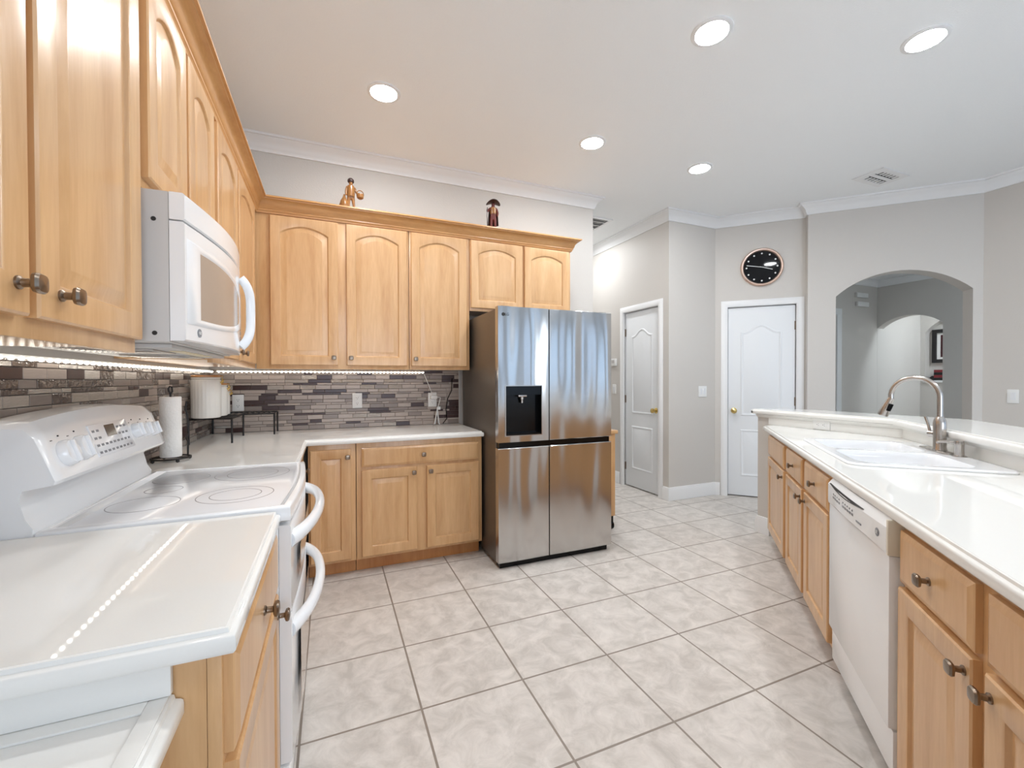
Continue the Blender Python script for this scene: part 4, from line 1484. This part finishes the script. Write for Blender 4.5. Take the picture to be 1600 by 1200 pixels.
def canister(label, x, y, r, h):
    t = thing('canister', label, 'canister', (x, y, ZT + RZ + 0.0062), 0, 'ribbed white canisters on the rack')
    bm = nb()
    n = 72
    R = []
    for fr, fz, rib in ((0.86, 0, 0), (0.94, 0.012, 0), (0.97, 0.03, 1), (0.97, 0.86, 1), (0.95, 0.885, 0), (0.93, 0.90, 0)):
        R.append([Vector((r * fr * (1 + 0.022 * rib * (math.cos(24 * a))) * math.cos(a), r * fr * (1 + 0.022 * rib * math.cos(24 * a)) * math.sin(a), h * fz)) for a in [2 * PI * k / n for k in range(n)]])
    loft(bm, R)
    obj('jar', bm, 'ceramic', t, smooth=60)
    bm = nb(); lathe(bm, [(r * 0.9, h * 0.905), (r * 0.95, h * 0.915), (r * 0.95, h * 0.945), (r * 0.9, h * 0.95)], 40); lathe(bm, [(r * 0.96, h * 0.93), (r * 0.975, h * 0.935), (r * 0.96, h * 0.94)], 40, cap0=False, cap1=False); ld = obj('seal', bm, 'ceramic', t)
    bm = nb(); lathe(bm, [(r * 0.93, h * 0.9505), (r * 0.96, h * 0.956), (r * 0.96, h * 0.99), (r * 0.92, h)], 40); obj('lid', bm, 'lidwood', t)
    bm = nb()
    q = r * 0.97
    tube(bm, [(q, 0, h * 0.80), (q + 0.014, 0.004, h * 0.84), (q + 0.006, 0.004, h * 0.92), (q + 0.012, 0, h * 0.975), (q - 0.006, 0, h * 0.985)], 0.003, 8)
    tube(bm, [(q, -0.012, h * 0.82), (q + 0.012, -0.01, h * 0.88), (q + 0.016, 0.01, h * 0.90), (q, 0.012, h * 0.82)], 0.0025, 8)
    obj('wire_clasp', bm, 'brass', t)
    return t


canister('largest ribbed white canister with a wooden lid, on the corner rack', 0.095, 2.715, 0.077, 0.255)
canister('middle-sized white canister peeking out behind the largest one', 0.115, 2.865, 0.062, 0.205)
canister('smallest white canister at the back of the corner rack', 0.115, 2.99, 0.052, 0.16)


# figurines on top of the cabinets
def skin_body(name, joints, edges, mt, parent, sub=2):
    me = bpy.data.meshes.new(name)
    me.from_pydata([j[0] for j in joints], edges, [])
    o = bpy.data.objects.new(name, me)
    C.objects.link(o)
    mod = o.modifiers.new('skin', 'SKIN')
    if not me.skin_vertices:
        bpy.context.view_layer.objects.active = o
        me.attributes  # noqa
    sv = me.skin_vertices[0].data if me.skin_vertices else None
    if sv is None:
        import bmesh as _b
        b = _b.new(); b.from_mesh(me); b.verts.layers.skin.verify(); b.to_mesh(me); b.free()
        sv = me.skin_vertices[0].data
    for i, j in enumerate(joints):
        sv[i].radius = (j[1], j[1])
        sv[i].use_root = (i == 0)
    s = o.modifiers.new('sub', 'SUBSURF')
    s.levels = s.render_levels = sub
    dg = bpy.context.evaluated_depsgraph_get()
    dg.update()
    me2 = bpy.data.meshes.new_from_object(o.evaluated_get(dg))
    o.modifiers.clear()
    o.data = me2
    me2.name = name
    me2.materials.clear()
    me2.materials.append(M[mt])
    for p in me2.polygons:
        p.use_smooth = True
    o.parent = parent
    return o


TOPZ = 2.511
t = thing('figurine', 'gilded carved figurine of a boy holding a basket, left of two on the cabinet top', 'figurine', (0.925, 2.93, TOPZ - 0.0125), 0.1, 'carved figurines on the cabinet tops')
J = [((0, 0, 0.105), 0.020), ((0, 0, 0.135), 0.022), ((0, 0, 0.162), 0.021), ((0, 0, 0.178), 0.009), ((0, -0.002, 0.198), 0.017), ((0, -0.002, 0.210), 0.012),
     ((-0.014, 0, 0.085), 0.014), ((-0.016, 0, 0.045), 0.010), ((-0.017, 0, 0.012), 0.009), ((-0.019, -0.016, 0.007), 0.007),
     ((0.014, 0, 0.085), 0.014), ((0.018, -0.004, 0.045), 0.010), ((0.022, -0.004, 0.012), 0.009), ((0.026, -0.018, 0.007), 0.007),
     ((-0.026, 0, 0.160), 0.010), ((-0.034, -0.004, 0.128), 0.008), ((-0.034, -0.012, 0.098), 0.007),
     ((0.026, 0, 0.160), 0.010), ((0.036, -0.006, 0.130), 0.008), ((0.052, -0.018, 0.118), 0.007)]
E_ = [(0, 1), (1, 2), (2, 3), (3, 4), (4, 5), (0, 6), (6, 7), (7, 8), (8, 9), (0, 10), (10, 11), (11, 12), (12, 13), (2, 14), (14, 15), (15, 16), (2, 17), (17, 18), (18, 19)]
skin_body('body', J, E_, 'carved', t)
bm = nb(); lathe(bm, [(0.02, 0.198), (0.023, 0.205), (0.021, 0.218), (0.012, 0.227), (0.001, 0.229)], 16); obj('hair', bm, 'carved_dark', t)
bm = nb(); lathe(bm, [(0.026, 0.095), (0.027, 0.12), (0.026, 0.15), (0.023, 0.172), (0.014, 0.178)], 16, cap0=False, cap1=False); obj('tunic', bm, 'carved', t)
bm = nb(); lathe(bm, [(0.012, 0.085), (0.022, 0.092), (0.026, 0.112), (0.024, 0.118), (0.001, 0.12)], 16, Matrix.Translation((0.06, -0.02, 0)))
tube(bm, [(0.06 + 0.024 * math.cos(a), -0.02, 0.116 + 0.03 * math.sin(a)) for a in [PI * k / 10 for k in range(11)]], 0.003, 6); obj('basket', bm, 'carved', t)
bm = nb(); lathe(bm, [(0.008, 0.0005), (0.03, 0.006), (0.034, 0.03), (0.026, 0.06), (0.012, 0.085), (0.004, 0.11)], 16, Matrix.Translation((-0.044, 0.006, 0))); obj('sack', bm, 'carved', t)

t = thing('figurine', 'red-brown carved figurine of a caped man in a wide hat on the cabinet top', 'figurine', (2.005, 2.93, TOPZ - 0.0125), -0.2, 'carved figurines on the cabinet tops')
J = [((0, 0, 0.11), 0.020), ((0, 0, 0.14), 0.022), ((0, 0, 0.170), 0.021), ((0, -0.002, 0.186), 0.010), ((0, -0.005, 0.205), 0.017), ((0, -0.005, 0.216), 0.012),
     ((-0.014, 0, 0.085), 0.015), ((-0.016, 0, 0.045), 0.012), ((-0.018, 0, 0.012), 0.010), ((-0.02, -0.016, 0.008), 0.008),
     ((0.014, 0, 0.085), 0.015), ((0.017, 0, 0.045), 0.012), ((0.02, 0, 0.012), 0.010), ((0.022, -0.016, 0.008), 0.008),
     ((-0.028, 0, 0.168), 0.011), ((-0.05, -0.006, 0.14), 0.008), ((-0.048, -0.02, 0.165), 0.008),
     ((0.028, 0, 0.168), 0.011), ((0.038, -0.004, 0.135), 0.009), ((0.03, -0.018, 0.105), 0.007)]
skin_body('body', J, E_, 'carved_red', t)
bm = nb()
R = []
for r, z, dz in ((0.001, 0.246, 0), (0.012, 0.244, 0), (0.018, 0.226, 0), (0.058, 0.216, 0.014), (0.056, 0.212, 0.014), (0.016, 0.216, 0)):
    R.append([Vector((r * math.cos(a), -0.004 + 0.9 * r * math.sin(a), z - dz * math.cos(2 * a) + 0.0)) for a in [2 * PI * k / 28 for k in range(28)]])
loft(bm, R); obj('hat', bm, 'carved_dark', t)
bm = nb()
R = []
for z, rx, ry in ((0.182, 0.026, 0.02), (0.16, 0.036, 0.026), (0.1, 0.042, 0.03), (0.04, 0.045, 0.032)):
    R.append([Vector((rx * math.cos(a), ry * math.sin(a) * 1.0 + 0.004, z)) for a in [-0.35 + (PI + 0.7) * k / 14 for k in range(15)]] + [Vector((rx * 0.9 * math.cos(a), ry * 0.9 * math.sin(a) + 0.004, z)) for a in [-0.35 + (PI + 0.7) * (14 - k) / 14 for k in range(15)]])
loft(bm, R); obj('cape', bm, 'carved_dark', t)
bm = nb(); lathe(bm, [(0.0255, 0.125), (0.026, 0.15), (0.024, 0.175), (0.013, 0.183)], 16, Matrix.Translation((0, -0.002, 0)), cap0=False, cap1=False); obj('vest', bm, 'carved', t)
bm = nb(); tube(bm, [(-0.05, -0.024, 0.17), (-0.054, -0.026, 0.1), (-0.05, -0.026, 0.0008)], 0.0035, 6); obj('staff', bm, 'carved_dark', t)

# ------------------------------------------------------------------ wall clock
pcl = AB(AD - 0.0008, 1.527, 2.481)
t = thing('wall_clock', 'round black wall clock with copper rim above the diagonal door', 'clock', pcl, -PI / 4)
bm = nb(); lathe(bm, [(0.17, 0), (0.198, 0.0), (0.203, 0.008), (0.2, 0.026), (0.192, 0.032), (0.18, 0.030), (0.172, 0.018), (0.17, 0.012)], 64, Matrix.Rotation(PI / 2, 4, 'X'), cap0=False, cap1=False); obj('rim', bm, 'copper', t)
bm = nb(); lathe(bm, [(0.176, 0.0), (0.176, 0.014)], 64, Matrix.Rotation(PI / 2, 4, 'X')); fc = obj('face', bm, 'clockface', t)
for k in range(12):
    a = 2 * PI * k / 12
    bm = nb(); lathe(bm, [(0.0085, 0.0142), (0.0085, 0.0155), (0.001, 0.016)], 14, Matrix.Translation((0.145 * math.sin(a), 0, 0.145 * math.cos(a))) @ Matrix.Rotation(PI / 2, 4, 'X')); obj('hour_marker', bm, 'plastic', fc)
for ang_, ln, nm in ((math.radians(108), 0.105, 'hour_hand'), (math.radians(281), 0.145, 'minute_hand')):
    bm = nb(); tb = bmesh.new(); box(tb, -0.003, 0.003, -0.002, 0.0, -0.02, ln); merge(bm, tb, 0, Matrix.Translation((0, -0.016, 0)) @ Matrix.Rotation(ang_, 4, 'Y')); obj(nm, bm, 'plastic', t)

# ------------------------------------------------------------------ ceiling lights and vents
def can_light(label, x, y):
    t = thing('recessed_light', label, 'ceiling light', (x, y, ZC), 0, 'recessed ceiling lights')
    bm = nb(); lathe(bm, [(0.078, -0.001), (0.1, -0.0005), (0.1, -0.004), (0.094, -0.008), (0.08, -0.009), (0.078, -0.006)], 40, cap0=False, cap1=False); obj('trim_ring', bm, 'trim', t)
    bm = nb(); lathe(bm, [(0.078, -0.002), (0.078, -0.0055), (0.06, -0.0065), (0.001, -0.007)], 40); obj('lens', bm, 'lens', t)
    return t


can_light('recessed ceiling light above the cabinet corner, leftmost in the photo', 1.096, 2.40)
can_light('recessed ceiling light above the refrigerator front', 2.598, 2.395)
can_light('recessed ceiling light nearest the hallway corner, smallest in the photo', 3.652, 2.388)
can_light('recessed ceiling light near the top edge above the middle of the floor', 2.585, 1.28)
can_light('recessed ceiling light farthest right, stretched at the top right corner', 3.655, 0.89)
for x, y in ((1.096, 1.28), (2.1, -0.6), (3.655, -0.9), (5.2, -0.6)):
    can_light('recessed ceiling light outside the photo, behind or beside the viewpoint', x, y)
can_light('recessed ceiling light in the hallway, hidden behind the back wall', 3.60, 4.35)
can_light('recessed ceiling light at the hallway end, out of sight', 3.62, 5.9)

t = thing('ceiling_vent', 'white square ceiling air vent near the right side crown moulding', 'vent', (5.25, 1.905, ZC), 0)
bm = nb()
plate(bm, [(-0.19, -0.12), (0.19, -0.12), (0.19, 0.12), (-0.19, 0.12)], -0.008, -0.0005, [[(-0.13, -0.075), (0.13, -0.075), (0.13, 0.075), (-0.13, 0.075)]])
obj('frame', bm, 'trim', t)
bm = nb(); box(bm, -0.13, 0.13, -0.075, 0.075, -0.002, -0.0006); obj('duct', bm, 'slot', t)
bm = nb()
for k in range(6):
    x = -0.125 + k * 0.044
    box(bm, x, x + 0.024, -0.075, -0.03, -0.006, -0.003); box(bm, x, x + 0.024, 0.03, 0.075, -0.006, -0.003)
box(bm, -0.13, 0.13, -0.018, 0.018, -0.006, -0.003)
obj('louvers', bm, 'trim', t)
t = thing('return_vent', 'dark slatted return air grille in the hallway ceiling', 'vent', (3.48, 3.90, ZC), 0)
bm = nb()
plate(bm, [(-0.2, -0.26), (0.2, -0.26), (0.2, 0.26), (-0.2, 0.26)], -0.01, -0.0005, [[(-0.17, -0.23), (0.17, -0.23), (0.17, 0.23), (-0.17, 0.23)]])
obj('frame', bm, 'trim', t)
bm = nb(); box(bm, -0.17, 0.17, -0.23, 0.23, -0.002, -0.0006); obj('duct', bm, 'black', t)
bm = nb()
for k in range(4):
    y = -0.15 + k * 0.1
    box(bm, -0.17, 0.17, y - 0.006, y + 0.006, -0.009, -0.003)
obj('louvers', bm, 'appliance_grey', t)

# ------------------------------------------------------------------ wooden cart beyond the refrigerator
t = thing('kitchen_cart', 'narrow light wood cart on casters, mostly hidden behind the refrigerator', 'cart', (0, 0, 0))
bm = nb(); box(bm, 2.745, 3.04, 2.68, 3.2, 0.825, 0.855, 0.004); obj('top', bm, 'wood', t)
bm = nb(); box(bm, 2.75, 3.025, 2.70, 3.18, 0.12, 0.8245, 0.003); bd = obj('body', bm, 'wood', t)
for z in (0.28, 0.42):
    bm = nb(); lathe(bm, [(0.006, 0), (0.006, 0.008), (0.002, 0.01)], 10, Matrix.Translation((3.025, 2.74, z)) @ Matrix.Rotation(PI / 2, 4, 'Y')); obj('peg', bm, 'wood', bd)
for x in (2.79, 3.0):
    for y in (2.73, 3.15):
        bm = nb(); lathe(bm, [(0.035, -0.012), (0.038, 0), (0.035, 0.012)], 16, Matrix.Translation((x, y, 0.0385)) @ Matrix.Rotation(PI / 2, 4, 'Y')); box(bm, x - 0.012, x + 0.012, y - 0.02, y + 0.02, 0.06, 0.1195); obj('caster', bm, 'black', t)

# ------------------------------------------------------------------ beyond the arch
for lb, z in (('upper of two small white chime boxes on the foyer wall', 2.515), ('lower of two small white chime boxes on the foyer wall', 2.385)):
    t = thing('chime_box', lb, 'chime box', (8.03 if z > 2.45 else 8.05, YL - 0.0005, z), 0)
    bm = nb(); box(bm, -0.13, 0.13, -0.03, 0, -0.034, 0.034, 0.006); obj('case', bm, 'plastic', t)
    bm = nb(); box(bm, -0.16, -0.131, -0.028, 0, -0.03, 0.03, 0.004); obj('side_cap', bm, 'appliance_grey', t)
XP = XN + 0.14
t = thing('framed_picture', 'black framed picture with white mount hanging in the lit niche beyond the arch', 'picture', (XP - 0.0005, 3.17, 1.80), -PI / 2)
bm = nb()
hw, hh = 0.30, 0.265
plate(bm, [(-hw, -hh), (hw, -hh), (hw, hh), (-hw, hh)], -0.035, 0, [[(-hw + 0.055, -hh + 0.055), (hw - 0.055, -hh + 0.055), (hw - 0.055, hh - 0.055), (-hw + 0.055, hh - 0.055)]], to3=lambda u, v, ww: Vector((u, ww, v)))
obj('frame', bm, 'frameblack', t, smooth=0)
bm = nb(); box(bm, -hw + 0.055, hw - 0.055, -0.012, -0.001, -hh + 0.055, hh - 0.055); obj('mount', bm, 'mount', t)
bm = nb(); box(bm, -hw + 0.10, hw - 0.10, -0.0135, -0.0125, -hh + 0.09, hh - 0.09); pr = obj('print', bm, 'artdark', t)
bm = nb()
for (cx, cz, rx, rz_) in ((-0.10, 0.09, 0.035, 0.05), (-0.07, 0.02, 0.05, 0.028), (-0.13, -0.02, 0.025, 0.04)):
    lathe(bm, [(1.0, 0), (1.0, 0.0008)], 18, Matrix.Translation((cx, -0.0137, cz)) @ Matrix.Rotation(PI / 2, 4, 'X') @ Matrix.Diagonal((rx, rz_, 1, 1)))
obj('print_shape', bm, 'artcream', pr)
t = thing('keepsake_box', 'dark red and black striped box on the niche sill under the picture', 'box', (XN + 0.055, 3.26, 1.2548), 0)
for k, mt_ in enumerate(('frameblack', 'redbox', 'frameblack', 'redbox')):
    bm = nb(); box(bm, -0.05, 0.05, -0.16, 0.14, 0.042 * k + 0.0002, 0.042 * (k + 1), 0.003); obj('tier', bm, mt_, t)
t = thing('dark_ornament', 'small dark wedge-shaped ornament on the white niche sill', 'ornament', (XN + 0.05, 3.455, 1.2548), 0)
bm = nb(); loft(bm, [[Vector((-0.03, -0.05, 0.0)), Vector((0.03, -0.05, 0)), Vector((0.03, 0.05, 0)), Vector((-0.03, 0.05, 0))], [Vector((-0.02, -0.045, 0.07)), Vector((0.02, -0.045, 0.07)), Vector((0.02, -0.02, 0.07)), Vector((-0.02, -0.02, 0.07))]]); obj('body', bm, 'frameblack', t, smooth=0)
t = thing('flush_light', 'added ceiling light brightening the foyer just behind the arched opening, out of sight', 'ceiling light', (6.95, 1.2, ZC2), 0)  # unseen lamp added to brighten the foyer
bm = nb(); lathe(bm, [(0.16, -0.001), (0.165, -0.02), (0.15, -0.03)], 32, cap0=False, cap1=False); obj('base', bm, 'trim', t)
bm = nb(); lathe(bm, [(0.15, -0.02), (0.14, -0.05), (0.08, -0.075), (0.001, -0.082)], 32); obj('diffuser', bm, 'softlens', t)
# ceiling light of the bright inner room
t = thing('flush_light', 'bright ceiling light in the room beyond the second arch, out of sight', 'ceiling light', (9.05, 2.2, ZC2), 0)
bm = nb(); lathe(bm, [(0.16, -0.001), (0.165, -0.02), (0.15, -0.03)], 32, cap0=False, cap1=False); obj('base', bm, 'trim', t)
bm = nb(); lathe(bm, [(0.15, -0.02), (0.14, -0.05), (0.08, -0.075), (0.001, -0.082)], 32); obj('diffuser', bm, 'dimlens', t)
